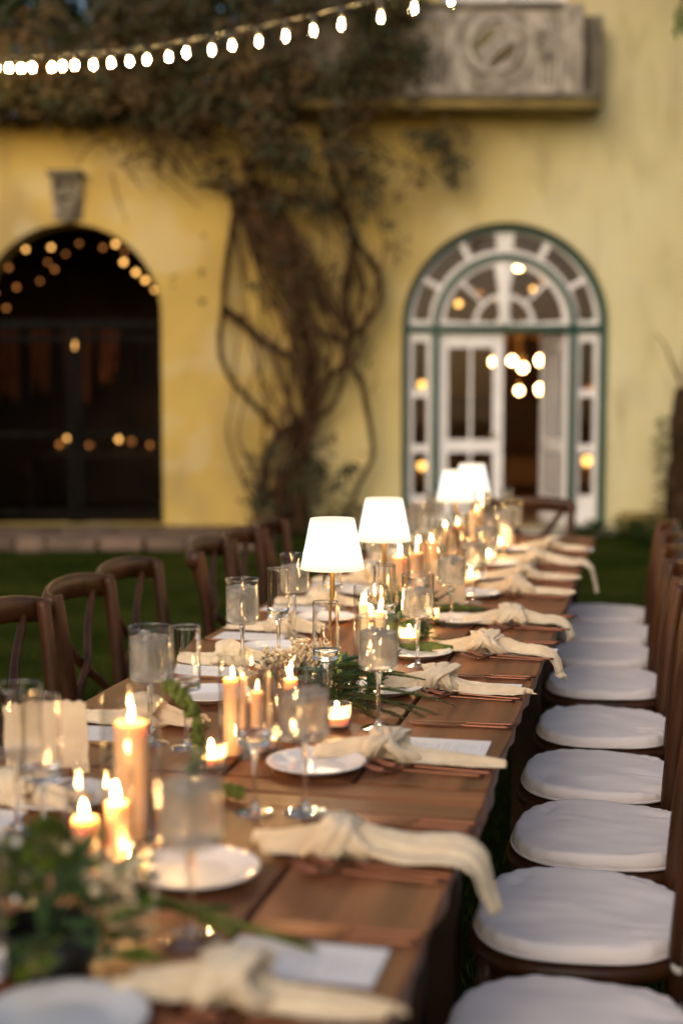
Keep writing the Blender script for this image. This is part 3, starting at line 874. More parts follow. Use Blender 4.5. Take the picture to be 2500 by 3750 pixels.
for (x, y, n) in [(260, 490, 9), (90, 740, 9), (250, 890, 14), (270, 720, 12), (580, 790, 30), (640, 830, 18), (1190, 480, 40), (1290, 610, 30), (1310, 300, 40), (1420, 420, 34), (1450, 560, 30), (1380, 150, 40), (920, 520, 30), (1100, 700, 24), (800, 980, 30), (770, 820, 30),
                  (1150, 1190, 20), (1080, 1730, 20), (700, 1620, 14), (1300, 1850, 10), (1540, 490, 6), (860, 720, 26), (760, 640, 30), (960, 820, 24), (1480, 250, 30), (1500, 620, 16)]:
    leaf_spray(x, y, .14, int(n * .42), 18, .07)
for i in range(420):                          # it sprawls along the top of the low wall
    leaf_spray(rng.uniform(-1250, -200), -235 - abs(rng.gauss(0, 260)), rng.uniform(-.1, .5), rng.randint(9, 16), 30, .11)
for i in range(52):                           # thicket at the foot
    leaf_spray(rng.uniform(560, 1240), rng.uniform(1780, 2340), rng.uniform(.05, .4), rng.randint(7, 13), 30, .09)
stuff(lv.build('leaves', MT['vine_leaf'], vine, smooth=False))
stuff(lv2.build('leaves', MT['vine_leaf_dark'], vine, smooth=False))
# heavy limbs of the vine lying along the low wall's coping
one(tube([(-3.2, WY - .05, 4.22), (-2.95, WY - .1, 4.34), (-2.6, WY - .14, 4.42), (-2.2, WY - .14, 4.42), (-1.8, WY - .12, 4.34), (-1.35, WY - .12, 4.1)], [.05, .08, .12, .12, .10, .06], 10, smooth=24, rough=.3, seed=4), 'limb', MT['bark'], vine)
one(tube([(-2.72, WY - .1, 4.42), (-2.80, WY - .14, 4.55), (-2.79, WY - .12, 4.75), (-2.72, WY - .1, 4.95), (-2.78, WY, 5.2)], [.06, .055, .045, .04, .03], 9, smooth=16, rough=.3, seed=5), 'limb', MT['bark'], vine)
one(tube([(-2.85, WY - .08, 4.36), (-2.98, WY - .12, 4.42), (-3.08, WY - .12, 4.52), (-3.10, WY - .1, 4.60)], [.05, .045, .04, .025], 9, smooth=12, rough=.3, seed=6), 'limb', MT['bark'], vine)

# ------------------------------------------------------------------ trees behind the low wall
def tree(x, y, h, rx, rz, n, label, seed, mat='tree_leaf'):
    t = thing('garden_tree', label, 'tree', (x, y, 0), 0, 'trees behind the low wall')
    rg = random.Random(seed)
    one(tube([(0, 0, 0), (.06, .05, h * .3), (-.08, 0, h * .55), (.05, .05, h * .8)], [.17, .14, .10, .05], 9, smooth=14, rough=.25, seed=seed), 'trunk', MT['bark'], t)
    lb = MB()
    for i in range(9):
        a = i * 2.4; z = h * (.40 + .05 * i)
        lb.add(tube([(0, 0, z), (rx * .4 * math.cos(a), rx * .4 * math.sin(a), z + .35), (rx * .8 * math.cos(a), rx * .8 * math.sin(a), z + .5 + .1 * (i % 3))], [.06, .035, .012], 6, smooth=8))
    lb.build('limbs', MT['bark'], t)
    cr = MB()
    for c in range(n):
        a = rg.random() * 6.28; q = rg.random() ** .5
        zc = h * .68 + rg.uniform(-1, 1) * rz
        k = math.sqrt(max(.05, 1 - ((zc - h * .68) / rz) ** 2))
        cc = Vector((rx * q * k * math.cos(a), rx * q * k * math.sin(a), zc))
        if mnoise.noise(cc * .9 + Vector((seed, 0, 0))) < -.34: continue
        for _ in range(rg.randint(12, 24)):
            p = cc + Vector((rg.gauss(0, .16), rg.gauss(0, .16), rg.gauss(0, .14)))
            cr.add(leaf(p, (rg.uniform(-1, 1), rg.uniform(-1, 1), rg.uniform(-1, .4)), (rg.uniform(-.4, .4), rg.uniform(-.4, .4), 1), rg.uniform(.10, .19), rg.uniform(.06, .10)))
    stuff(cr.build('crown', MT[mat], t, smooth=False))
tree(-5.4, 18.9, 7.6, 2.2, 2.3, 1000, 'dark green tree rising behind the low wall, leftmost', 3)
tree(-3.3, 19.3, 8.2, 2.1, 2.5, 1100, 'dark green tree behind the low wall above the archway', 15)
tree(-1.3, 18.9, 8.0, 2.0, 2.4, 1100, 'dark olive tree behind the vine crown', 7)
# hanging spray at the top right corner
hs = thing('overhanging_branch', 'green leafy branch tip hanging in at the upper right corner', 'branch', (2.00, 8.5, 3.74))
one(tube([(.5, .1, .6), (.25, 0, .45), (.06, 0, .2), (0, 0, -.1)], [.02, .014, .008, .003], 6, smooth=10), 'twig', MT['twig'], hs)
rng = random.Random(5)
for i in range(34):
    u = rng.random()
    c = (.5 * u ** 1.5 + rng.uniform(-.04, .04), rng.uniform(-.05, .05), -.1 + .7 * u)
    one(leaf((0, 0, 0), (rng.uniform(-.6, .4), rng.uniform(-.3, .3), -1), (0, -1, .2), rng.uniform(.10, .16), rng.uniform(.02, .032)), 'leaf', MT['broad_leaf'], hs, c, smooth=False)

# the garden tree that branch belongs to, standing right of the view
gt = thing('garden_tree', 'tall garden tree overhanging the courtyard at the upper right', 'tree', (6.6, 11.8, 0))
one(tube([(0, 0, 0), (-.1, 0, 2.0), (-.3, .05, 4.0), (-.9, 0, 5.6), (-1.3, 0, 7.2)], [.24, .20, .17, .12, .06], 10, smooth=18, rough=.25, seed=8), 'trunk', MT['bark'], gt)
lb = MB()
for i in range(10):
    a = i * 2.4
    lb.add(tube([(-.7, 0, 5.2), (-1.2 + .9 * math.cos(a), .9 * math.sin(a), 6.0), (-1.5 + 2.0 * math.cos(a), 2.0 * math.sin(a), 6.4 + .15 * (i % 4))], [.07, .04, .012], 6, smooth=8))
lb.build('limbs', MT['bark'], gt)
rg = random.Random(61); cr = MB()
for c in range(760):
    a = rg.random() * 6.28; q = rg.random() ** .5; zc = rg.uniform(-1.5, 1.6)
    k = math.sqrt(max(.05, 1 - (zc / 1.7) ** 2))
    cc = Vector((-1.6 + 2.5 * q * k * math.cos(a), 2.3 * q * k * math.sin(a), 6.9 + zc))
    X, Y, Z = 6.6 + cc.x, 11.8 + cc.y, cc.z
    if X < .265 * Y + .25 and Z < 1.75 + .29 * Y: continue          # crown kept out of view; it shades the upper right wall
    for _ in range(rg.randint(12, 20)):
        cr.add(leaf(cc + Vector((rg.gauss(0, .16), rg.gauss(0, .16), rg.gauss(0, .14))), (rg.uniform(-1, 1), rg.uniform(-1, 1), rg.uniform(-1, .4)), (rg.uniform(-.4, .4), rg.uniform(-.4, .4), 1), rg.uniform(.12, .22), rg.uniform(.06, .10)))
stuff(cr.build('crown', MT['tree_leaf'], gt, smooth=False))

# old trunk with sprouts against the cream wall, right edge
tr = thing('old_trunk', 'rough ivy covered stump with bare shoots at the right wall', 'tree', (3.44, 14.05, 0))
one(tube([(0, 0, 0), (.0, 0, .35), (.02, 0, .8), (.0, 0, 1.2), (.02, 0, 1.50)], [.19, .16, .14, .13, .11], 12, smooth=18, rough=.4, seed=2), 'trunk', MT['bark'], tr)
sh = [([(0, 0, 1.45), (-.12, 0, 1.72), (-.20, 0, 1.92), (-.30, 0, 2.05)], .016), ([(.02, 0, 1.45), (0, 0, 1.75), (.02, 0, 1.98)], .013), ([(-.02, 0, 1.4), (-.06, 0, 1.66), (-.10, 0, 1.80)], .011), ([(.05, 0, 1.45), (.12, 0, 1.8), (.1, 0, 2.1)], .013)]
for ps, r in sh: one(tube(ps, [r, r * .7, r * .4], 6, smooth=9), 'shoot', MT['twig'], tr)
sp = MB(); rng = random.Random(13)
for i in range(420):
    a = rng.random() * 6.28; z = rng.uniform(.05, 1.25)
    r = .15 + rng.uniform(0, .10) + .12 * max(0, .6 - z)
    sp.add(leaf((r * math.cos(a), r * math.sin(a), z), (math.cos(a), math.sin(a), rng.uniform(-1, .3)), (0, 0, 1), rng.uniform(.05, .09), .045))
stuff(sp.build('ivy_leaves', MT['vine_leaf'], tr, smooth=False))
one(tube([(-.1, 0, .86), (-.18, 0, .88), (-.26, 0, .94)], .007, 5), 'shoot', MT['twig'], tr)
for i in range(9):
    one(leaf((0, 0, 0), (-1, -.2, .25 + .1 * (i % 3)), (0, -.6, 1), .09, .045), 'leaf', MT['broad_leaf'], tr, (-.12 - .02 * i, -.02, .86 + .012 * i), smooth=False)
# low plants at the foot of the cream wall
for i, (x, y, s) in enumerate([(2.55, 14.2, .9), (2.98, 14.1, 1.1), (3.05, 13.5, .9), (2.35, 13.6, .8)]):
    pl = thing('low_plant', ['low leafy plant beside the right door post', 'low leafy plant at the foot of the cream wall', 'low leafy plant on the lawn edge by the old stump', 'small leafy plant on the lawn before the doors'][i], 'plant', (x, y, 0), 0, 'low plants by the doors')
    b = MB(); rng = random.Random(40 + i)
    for k in range(130):
        a = rng.random() * 6.28; r = rng.random() * .2 * s
        b.add(leaf((r * math.cos(a), r * math.sin(a), rng.uniform(.0, .14) * s), (math.cos(a), math.sin(a), rng.uniform(.1, 1.2)), (0, 0, 1), rng.uniform(.06, .11) * s, .04 * s))
    b.build('leaves', MT['tree_leaf'], pl, smooth=False)
    one(tube([(0, 0, 0), (.01, 0, .12 * s)], .012, 6), 'stem', MT['twig'], pl)

# ------------------------------------------------------------------ string of bulbs
bl = [(-3.95, 14.45, 4.72), (-3.55, 13.75, 4.57), (-3.36, 13.40, 4.50), (-3.15, 13.03, 4.41), (-2.93, 12.6, 4.31), (-2.75, 12.26, 4.23), (-2.58, 11.92, 4.16), (-2.31, 11.39, 4.04), (-2.17, 11.12, 3.99), (-2.02, 10.83, 3.93), (-1.81, 10.42, 3.84), (-1.62, 10.06, 3.77), (-1.44, 9.71, 3.7), (-1.28, 9.4, 3.64), (-1.09, 9.03, 3.57), (-0.95, 8.75, 3.53), (-0.76, 8.39, 3.46), (-0.62, 8.11, 3.42), (-0.45, 7.78, 3.36), (-0.29, 7.46, 3.31), (-0.14, 7.19, 3.27), (0.0, 6.91, 3.23), (0.18, 6.56, 3.17), (0.32, 6.29, 3.14), (0.46, 6.02, 3.1), (.64, 5.66, 3.12), (.85, 5.25, 3.16)]
sl = thing('festoon_light_string', 'sagging string of lit pear shaped bulbs crossing above the table', 'lights', (0, 0, 0))
one(tube([(p[0], p[1], p[2] + .085) for p in bl] + [(1.6, 3.8, 3.5)], .004, 5, smooth=90), 'cable', MT['black_rubber'], sl)
bulb_v = lathe([(0, -.024), (.0040, -.0228), (.0066, -.018), (.0072, -.012), (.0062, -.003), (.0040, .006), (.0030, .012), (0, .013)], 14)
glass_v = lathe([(0, -.040), (.010, -.038), (.0185, -.030), (.0215, -.018), (.0195, -.003), (.0140, .012), (.0120, .024), (0, .026)], 16)
bulb_m = MB().add(bulb_v).mesh('bulb', MT['bulb_light'])
bglass_m = MB().add(glass_v).mesh('bulb_glass', MT['glass'])
sock_m = MB().add(lathe([(0, .022), (.0145, .022), (.0155, .06), (.008, .078), (0, .08)], 12)).mesh('socket', MT['black_rubber'])
for p in bl[1:]:
    b = link('bulb', bulb_m, sl, (p[0], p[1], p[2] + .012))
    link('socket', sock_m, b); link('bulb_glass', bglass_m, b)

# ------------------------------------------------------------------ table frame of reference
PH = math.atan2(721, math.hypot(3200, 276))     # the table runs a little to the right of the view
TV = Vector((math.sin(PH), math.cos(PH), 0))
NV = Vector((math.cos(PH), -math.sin(PH), 0))
TZ = .76
def T(s, lat, z=TZ):
    p = TV * s + NV * lat
    return (p.x, p.y, z)
LATR, LATL = -.275, -1.265
ORD = ['nearest the camera', 'second from the camera', 'third from the camera', 'fourth from the camera', 'fifth from the camera', 'sixth from the camera', 'seventh from the camera', 'eighth from the camera', 'ninth from the camera', 'farthest from the camera']

def make_table(s0, s1, label):
    t = thing('farm_table', label, 'table', T(s0, -.77, 0), -PH, 'farm tables set end to end')
    L = s1 - s0 - .006
    rg = random.Random(int(s0 * 100) + 3)
    W = LATR - LATL
    pw = W / 4
    for i in range(4):
        x0 = -W / 2 + i * pw
        mb = MB()
        n = 46
        y0, y1 = .088, L - .088
        # a plank with a slightly uneven outer edge
        for k in range(n + 1):
            y = y0 + (y1 - y0) * k / n
            e0 = .0035; e1 = pw - .0035
            j0 = j1 = jb0 = jb1 = 0
            if i == 0:
                j0 = -.005 * mnoise.noise(Vector((y * 6, s0, 0))); jb0 = j0 + .012 + .016 * mnoise.noise(Vector((y * 9, s0, 4)))
            if i == 3:
                j1 = .005 * mnoise.noise(Vector((y * 6, s0, 9))); jb1 = j1 - .012 + .016 * mnoise.noise(Vector((y * 9, s0, 7)))
            zt = TZ + .0008 * math.sin(y * 3 + i * 2)
            mb.v += [(x0 + e0 + jb0, y, TZ - .048), (x0 + e0 + j0, y, zt - .004), (x0 + e0 + j0 + .003, y, zt), (x0 + e1 + j1 - .003, y, zt), (x0 + e1 + j1, y, zt - .004), (x0 + e1 + jb1, y, TZ - .048)]
        for k in range(n):
            for q in range(6):
                r = (q + 1) % 6
                mb.f.append((k * 6 + q, (k + 1) * 6 + q, (k + 1) * 6 + r, k * 6 + r))
        mb.f.append((0, 1, 2, 3, 4, 5)); mb.f.append(tuple(n * 6 + q for q in (5, 4, 3, 2, 1, 0)))
        mb.build('plank', MT['table_wood'], t, smooth=False)
    for y in (.0425, L - .0425):
        # crosswise end board, grain across the table
        one(box(0, 0, 0, .081, W - .004, .047, .004), 'end_board', MT['table_wood'], t, (0, y, TZ - .0245), (0, 0, R(90)), smooth=False)
    for s in (-1, 1):
        one(box(s * (W / 2 - .10), L / 2, TZ - .105, .03, L - .3, .11, .004), 'apron', MT['dark_wood'], t)
        for y in (.2, L - .2):
            one(box(s * (W / 2 - .11), y, (TZ - .05) / 2, .085, .085, TZ - .05, .008), 'leg', MT['dark_wood'], t)
    for y in (.2, L - .2):
        one(box(0, y, TZ - .105, W - .32, .03, .11, .004), 'apron', MT['dark_wood'], t)
    return t
make_table(.12, 2.336, 'brown plank farm table nearest the camera, front of three in line')
make_table(2.336, 4.62, 'brown plank farm table in the middle carrying the two nearest lamps')
make_table(4.62, 6.92, 'brown plank farm table farthest back, carrying the two farther lamps')

# ------------------------------------------------------------------ cross-back chairs
def make_chair():
    c = link('cross_back_chair', None)
    w = MT['chair_wood']
    # rear legs running up into the back posts
    for s in (-1, 1):
        one(tube([(s * .205, -.225, 0), (s * .195, -.195, .25), (s * .190, -.182, .45), (s * .196, -.192, .62), (s * .204, -.214, .80), (s * .208, -.226, .875)], [.017, .019, .020, .020, .0195, .019], 12, smooth=22, ell=(1.0, 1.15)), 'back_post', w, c)
        one(tube([(s * .175, .178, 0), (s * .168, .168, .25), (s * .160, .156, .445)], [.014, .017, .018], 12, smooth=8), 'front_leg', w, c)
    # bent top rail behind the posts
    one(tube([(-.222, -.222, .846), (-.21, -.252, .850), (-.12, -.282, .862), (0, -.292, .866), (.12, -.282, .862), (.21, -.252, .850), (.222, -.222, .846)], [.014, .017, .018, .018, .018, .017, .014], 14, smooth=30, ell=(.95, 2.2)), 'top_rail', w, c)
    # crossed back slats
    for s in (-1, 1):
        one(tube([(s * .165, -.262, .835), (s * .09, -.250, .73), (0, -.228 - .012 * s, .64), (-s * .10, -.205, .555), (-s * .165, -.182, .47)], .0125, 8, smooth=18, ell=(.9, 1.35), up=(1, 0, 0)), 'cross_slat', w, c)
    # seat frame and woven seat
    def seat_out(k, n, g=1.0):
        a = 2 * PI * k / n
        x, y = math.cos(a), math.sin(a)
        ex = .72
        px = .204 * g * math.copysign(abs(x) ** ex, x); py = .190 * g * math.copysign(abs(y) ** ex, y)
        return px * (1 + .05 * (py / .2)), py
    ring = [(*seat_out(k, 36), .448) for k in range(36)]
    one(tube(ring + [ring[0]], .016, 8, ell=(1, 1.2)), 'seat_frame', w, c)
    v = [(0, 0, .452)] + [(*seat_out(k, 36, .97), .456) for k in range(36)] + [(*seat_out(k, 36, .97), .44) for k in range(36)]
    f = [(0, 1 + k, 1 + (k + 1) % 36) for k in range(36)] + [(1 + k, 37 + k, 37 + (k + 1) % 36, 1 + (k + 1) % 36) for k in range(36)] + [tuple(72 - k for k in range(36))]
    one((v, f), 'seat', MT['dark_wood'], c)
    for s in (-1, 1):
        one(tube([(s * .170, .170, .20), (s * .198, -.200, .20)], .010, 8), 'stretcher', w, c)
    one(tube([(-.168, .168, .26), (.168, .168, .26)], .010, 8), 'stretcher', w, c)
    one(tube([(-.198, -.21, .28), (.198, -.21, .28)], .010, 8), 'stretcher', w, c)
    return c
proto_chair = make_chair()
chair_used = []
def place_chair(loc, rz, label, group):
    if not chair_used:
        chair_used.append(1); c = proto_chair
        c.location = loc; c.rotation_euler = (0, 0, rz)
    else:
        c = copy_tree(proto_chair, None, None, loc, rz)
    tag(c, label, 'chair', group)
    return c
RZ_R = PI / 2 - PH                              # faces left, to the table
RZ_L = -(PI / 2 + PH)                           # faces right
r_s = [1.55, 2.06, 2.60, 3.09, 3.57, 4.11, 4.74, 5.24, 5.72, 6.22]
rg = random.Random(3)
r_place = []
for i, s in enumerate(r_s):
    rz = RZ_R + rg.uniform(-.05, .05)
    lat = (-.110, -.110, -.110, -.112, -.118, -.130, -.150, -.165, -.185, -.200)[i] + rg.uniform(-.015, .015)
    r_place.append((s, lat, rz))
    if i == 0: continue
    place_chair(T(s, lat, 0), rz, 'cross-back wooden chair with cushion on the right side, ' + ORD[i - 1 if i < 9 else 9], 'chairs along the right side')
for i, s in enumerate([3.42, 3.94, 4.385, 5.09, 5.535, 5.99]):
    place_chair(T(s, -1.475 + rg.uniform(-.02, .02) + (.04 if i > 2 else 0), 0), RZ_L + rg.uniform(-.05, .05) + (.06 if i == 3 else 0), 'brown cross-back wooden chair on the left side, ' + (ORD[i] if i < 5 else ORD[9]), 'chairs along the left side')
place_chair(T(7.25, -.60, 0), PI - PH + .15, 'wooden cross-back chair at the far head of the table', None)
place_chair((-3.32, 11.6, 0), R(200), 'wooden cross-back chair alone on the lawn at the left edge', None)

# seat cushions: round in front, straight at the back, tied to the posts
def make_cushion(seed):
    rg = random.Random(seed)
    mb = MB()
    n, rings = 96, 22
    def outline(a):
        x, y = math.cos(a), math.sin(a)
        ex = .62 if y < 0 else .82
        px = .212 * math.copysign(abs(x) ** ex, x); py = .192 * math.copysign(abs(y) ** ex, y)
        return px * (1 + .10 * py / .2), py
    ph = rg.uniform(0, 9)
    creases = [(sx_ * .15 + rg.uniform(-.02, .02), -.12 + rg.uniform(-.02, .03), PI / 2 - sx_ * rg.uniform(.3, .8), .05) for sx_ in (-1, 1)] + [(rg.choice((-1, 1)) * rg.uniform(.09, .15), .13, rg.uniform(-.5, .9), .045), (rg.uniform(-.1, .1), -.14, PI / 2 + rg.uniform(-.3, .3), .04)]
    lay = []
    for k in range(rings + 1):                 # top, from centre to seam, then the side, then the bottom
        t = k / rings
        if t < .62:
            g = t / .62 * .93; z = .038 + .004 * (1 - g)
        elif t < .88:
            u = (t - .62) / .26; g = .93 + .07 * math.sin(u * PI / 2); z = .038 - .027 * (1 - math.cos(u * PI / 2)) / 1.0
        else:
            u = (t - .88) / .12; g = 1.0 - .2 * u; z = .009 - .009 * u
        lay.append((g, z))
    mb.v.append((0, 0, .042))
    for (g, z) in lay[1:]:
        for k in range(n):
            a = 2 * PI * k / n
            x, y = outline(a)
            wr = mnoise.noise(Vector((x * 9 * g + ph, y * 9 * g, seed))) * .006 + mnoise.noise(Vector((x * 30 * g, y * 11 * g + ph, seed))) * .0022
            pk = .004 * math.sin(k * 1.5 + ph) * max(0, (g - .8) / .2) ** 2
            # sharp creases drawn towards the ties and one pinched crease in front
            for (cx_, cy_, ang, ln) in creases:
                dx_, dy_ = x * g - cx_, y * g - cy_
                al = dx_ * math.cos(ang) + dy_ * math.sin(ang); ac = -dx_ * math.sin(ang) + dy_ * math.cos(ang) + al * al * 2
                wr -= .010 * math.exp(-(ac / .007) ** 2) * math.exp(-(al / ln) ** 2)
                wr += .005 * math.exp(-((ac - .014) / .010) ** 2) * math.exp(-(al / ln) ** 2)
            zz = z + (wr if z > .02 else wr * .3) + pk * .5
            mb.v.append((x * (g + pk), y * (g + pk), max(.0, zz)))
    for k in range(n):
        mb.f.append((0, 1 + k, 1 + (k + 1) % n))
    for q in range(rings - 1):
        for k in range(n):
            r = (k + 1) % n
            mb.f.append((1 + q * n + k, 1 + (q + 1) * n + k, 1 + (q + 1) * n + r, 1 + q * n + r))
    mb.f.append(tuple(1 + (rings - 1) * n + k for k in range(n - 1, -1, -1)))
    c = link('seat_cushion', None)
    pad = mb.build('pad', MT['cushion_cloth'], c)
    ring = []
    for k in range(n):
        x, y = outline(2 * PI * k / n)
        ring.append((x * 1.002, y * 1.002, .012))
    one(tube(ring + [ring[0]], .0035, 6), 'piping', MT['cushion_cloth'], pad)
    # ribbon ties round each post, with a bow and loose ends
    for s in (-1, 1):
        b = MB()
        X, Y = s * .19, -.20
        pts = [(X - s * .02, Y + .03, .014)] + [(X + .026 * math.cos(a), Y + .026 * math.sin(a), .014) for a in [1.2 + .6 * q for q in range(11)]]
        b.add(tube(pts, .006, 6, ell=(.35, 1.3)))
        for q, (dx, dy, dz) in enumerate([(.05, -.05, -.01), (-.01, -.07, -.015), (.03, -.03, -.10), (-.02, -.045, -.14)]):
            p0 = (X, Y - .026, .014)
            if q < 2:
                b.add(tube([p0, (X + s * dx, Y - .026 + dy * .6, .03), (X + s * dx * 1.3, Y - .026 + dy, .01), (X + s * dx * .5, Y - .026 + dy * .5, -.005), p0], .006, 6, smooth=14, ell=(.35, 1.3)))
            else:
                b.add(tube([p0, (X + s * dx * .5, Y - .04 + dy * .4, dz * .3), (X + s * dx, Y - .026 + dy, dz)], .006, 6, smooth=10, ell=(.35, 1.3)))
        b.build('ribbon_tie', MT['ribbon'], c)
    return c
cushions = [make_cushion(k) for k in range(1, 10)]
for i, (s, lat, rz) in enumerate(r_place):
    if i == 0: continue
    o = cushions[i - 1]
    o.location = T(s, lat, .462)
    o.rotation_euler = (0, 0, rz + .05 * math.sin(i * 2.1))
    tag(o, 'off white seat cushion with ribbon ties, right row, ' + ORD[i - 1 if i < 9 else 9], 'cushion', 'cushions on the right row of chairs')

# ------------------------------------------------------------------ things laid at each place
def proto(name, fn):
    o = link(name, None); fn(o); return o
# goblet with iced water
bowl_p = [(0, .126), (.006, .126), (.026, .1263), (.036, .1278), (.0408, .1320), (.0419, .139), (.0420, .150), (.0420, .2385), (.0413, .2393), (.0406, .2385), (.0406, .150), (.0404, .141), (.0390, .1355), (.034, .1325), (.022, .131), (0, .1308)]
stem_p = [(0, .008), (.0100, .0078), (.0072, .012), (.0048, .022), (.0040, .055), (.0045, .095), (.0078, .118), (.0060, .1255), (0, .1255)]
foot_p = [(0, .0003), (.037, .0003), (.0375, .0015), (.036, .0030), (.020, .0052), (.0103, .0076), (0, .0079)]
def rim_ring(r, z, t=.0011):
    return tube([(r * math.cos(2 * PI * k / 40), r * math.sin(2 * PI * k / 40), z) for k in range(41)], t, 6)
bowl_m = MB().add(lathe(bowl_p, 56)).mesh('bowl', MT['goblet_glass'])
stem_m = MB().add(lathe(stem_p, 20)).mesh('stem', MT['stem_glass'])
foot_m = MB().add(lathe(foot_p, 36)).mesh('foot', MT['foot_glass'])
rim_m = MB().add(rim_ring(.0413, .2393)).mesh('rim', MT['rim_glass'])
def water_mesh(top):
    return MB().add(lathe([(0, .1312), (.022, .1314), (.034, .1329), (.0386, .1358), (.0400, .1413), (.0402, .155), (.0402, top - .001), (.0394, top), (.02, top - .0006), (0, top - .0008)], 40)).mesh('water', MT['iced_water'])
waters = [water_mesh(z) for z in (.207, .219, .200)]
def cube_m(seed):
    rg = random.Random(seed)
    v, f = box(0, 0, 0, .024, .022, .020, .004)
    return MB().add(([(p[0] + .002 * mnoise.noise(Vector(p) * 90 + Vector((seed, 0, 0))), p[1], p[2] + .002 * mnoise.noise(Vector(p) * 70 + Vector((0, seed, 0)))) for p in v], f)).mesh('ice_cube', MT['ice'])
ices = [cube_m(k) for k in (1, 2)]
def goblet(loc, label, fill=0, k=0):
    t = thing('water_goblet', label, 'glass', loc, k * 1.3, 'water goblets')
    link('bowl', bowl_m, t); link('stem', stem_m, t); link('foot', foot_m, t); link('rim', rim_m, t)
    if fill is not None:
        top = (.207, .219, .200)[fill]
        link('water', waters[fill], t)
        for q in range(3):
            a = q * 2.2 + k
            link('ice_cube', ices[q % 2], t, (.016 * math.cos(a), .016 * math.sin(a), top - .0065 + .003 * (q % 2)), (.5 * math.sin(a), .4 * math.cos(a * 2), a))
    return t
fl_p = [(0, .116), (.005, .116), (.018, .1163), (.0255, .1178), (.0285, .1220), (.0290, .130), (.0290, .2445), (.0283, .2453), (.0276, .2445), (.0276, .1405), (.0262, .1355), (.018, .1335), (0, .1330)]
fs_p = [(0, .008), (.0095, .0078), (.0070, .012), (.0048, .022), (.0043, .06), (.0052, .097), (.0095, .109), (.0050, .1155), (0, .1155)]
ff_p = [(p[0] * .9, p[1]) for p in foot_p]
flb_m = MB().add(lathe(fl_p, 48)).mesh('bowl', MT['stem_glass'])
fls_m = MB().add(lathe(fs_p, 20)).mesh('stem', MT['stem_glass'])
flf_m = MB().add(lathe(ff_p, 32)).mesh('foot', MT['foot_glass'])
flr_m = MB().add(rim_ring(.0283, .2453)).mesh('rim', MT['rim_glass'])
def flute(loc, label):
    t = thing('flute_glass', label, 'glass', loc, 0, 'empty flute glasses')
    link('bowl', flb_m, t); link('stem', fls_m, t); link('foot', flf_m, t); link('rim', flr_m, t)
    return t
plate_m = MB().add(lathe([(0, .006), (.055, .006), (.066, .009), (.088, .017), (.0935, .0185), (.0945, .0175), (.093, .0155), (.07, .006), (.060, .001), (0, .001)], 48)).mesh('side_plate', MT['porcelain'])
def side_plate(loc, label):
    return tag(link('side_plate', plate_m, None, loc), label, 'plate', 'white side plates')
# fork: tines point to local -x
def fork_parts(o):
    one(tube([(.105, 0, .004), (.05, 0, .005), (-.03, 0, .008), (-.045, 0, .009)], [.0031, .0029, .0023, .0022], 8, smooth=14), 'handle', MT['copper'], o)
    h = MB()
    prof = [(-.044, .0022, .009), (-.052, .004, .0085), (-.060, .010, .006), (-.070, .0125, .0045), (-.078, .0128, .005)]
    n = len(prof)
    for (x, w, z) in prof:
        h.v += [(x, -w, z + .0022), (x, -w * .5, z), (x, w * .5, z), (x, w, z + .0022), (x, w, z + .0038), (x, 0, z + .0018), (x, -w, z + .0038)]
    for i in range(n - 1):
        for k in range(7):
            q = (k + 1) % 7
            h.f.append((i * 7 + k, (i + 1) * 7 + k, (i + 1) * 7 + q, i * 7 + q))
    h.f.append(tuple(range(7))); h.f.append(tuple((n - 1) * 7 + k for k in range(6, -1, -1)))
    h.build('head', MT['copper'], o)
    for k in range(4):
        y = -.0108 + k * .0072
        one(tube([(-.076, y, .0065), (-.098, y, .0100), (-.120, y * .92, .0185)], [.0019, .0017, .0009], 6, smooth=6), 'tine', MT['copper'], o)
def knife_parts(o):
    one(tube([(.105, 0, .005), (.04, 0, .005), (-.005, 0, .005)], [.0033, .0032, .0030], 8, smooth=8), 'handle', MT['copper'], o)
    b = [(-.004, -.0030), (-.02, -.0060), (-.06, -.0095), (-.095, -.0085), (-.118, -.001), (-.108, .0055), (-.06, .0068), (-.02, .0045), (-.004, .0030)]
    v = [(x, y, .0040) for x, y in b] + [(x, y, .0062) for x, y in b]
    n = len(b)
    f = [tuple(range(n - 1, -1, -1)), tuple(range(n, 2 * n))] + [(k, (k + 1) % n, n + (k + 1) % n, n + k) for k in range(n)]
    one((v, f), 'blade', MT['copper'], o, smooth=False)
protos = {}
def cutlery(kind, loc, rz, label):
    if kind not in protos:
        o = proto('fork' if kind == 'fork' else 'table_knife', fork_parts if kind == 'fork' else knife_parts)
        protos[kind] = o
    else:
        o = copy_tree(protos[kind])
    o.location = loc; o.rotation_euler = (0, 0, rz)
    return tag(o, label, kind, 'copper cutlery')

# menu card with lines of print
mm = principled('menu_print', (.80, .77, .76), .7)
tc = nd(mm, 'ShaderNodeTexCoord'); se = nd(mm, 'ShaderNodeSeparateXYZ')
mm.node_tree.links.new(tc.outputs['Object'], se.inputs[0])
ma = nd(mm, 'ShaderNodeMath', operation='MULTIPLY'); ma.inputs[1].default_value = 150
mm.node_tree.links.new(se.outputs[0], ma.inputs[0])
fr = nd(mm, 'ShaderNodeMath', operation='FRACT'); mm.node_tree.links.new(ma.outputs[0], fr.inputs[0])
lt = nd(mm, 'ShaderNodeMath', operation='LESS_THAN'); lt.inputs[1].default_value = .30; mm.node_tree.links.new(fr.outputs[0], lt.inputs[0])
ab = nd(mm, 'ShaderNodeMath', operation='ABSOLUTE'); mm.node_tree.links.new(se.outputs[1], ab.inputs[0])
fl2 = nd(mm, 'ShaderNodeMath', operation='FLOOR'); mm.node_tree.links.new(ma.outputs[0], fl2.inputs[0])
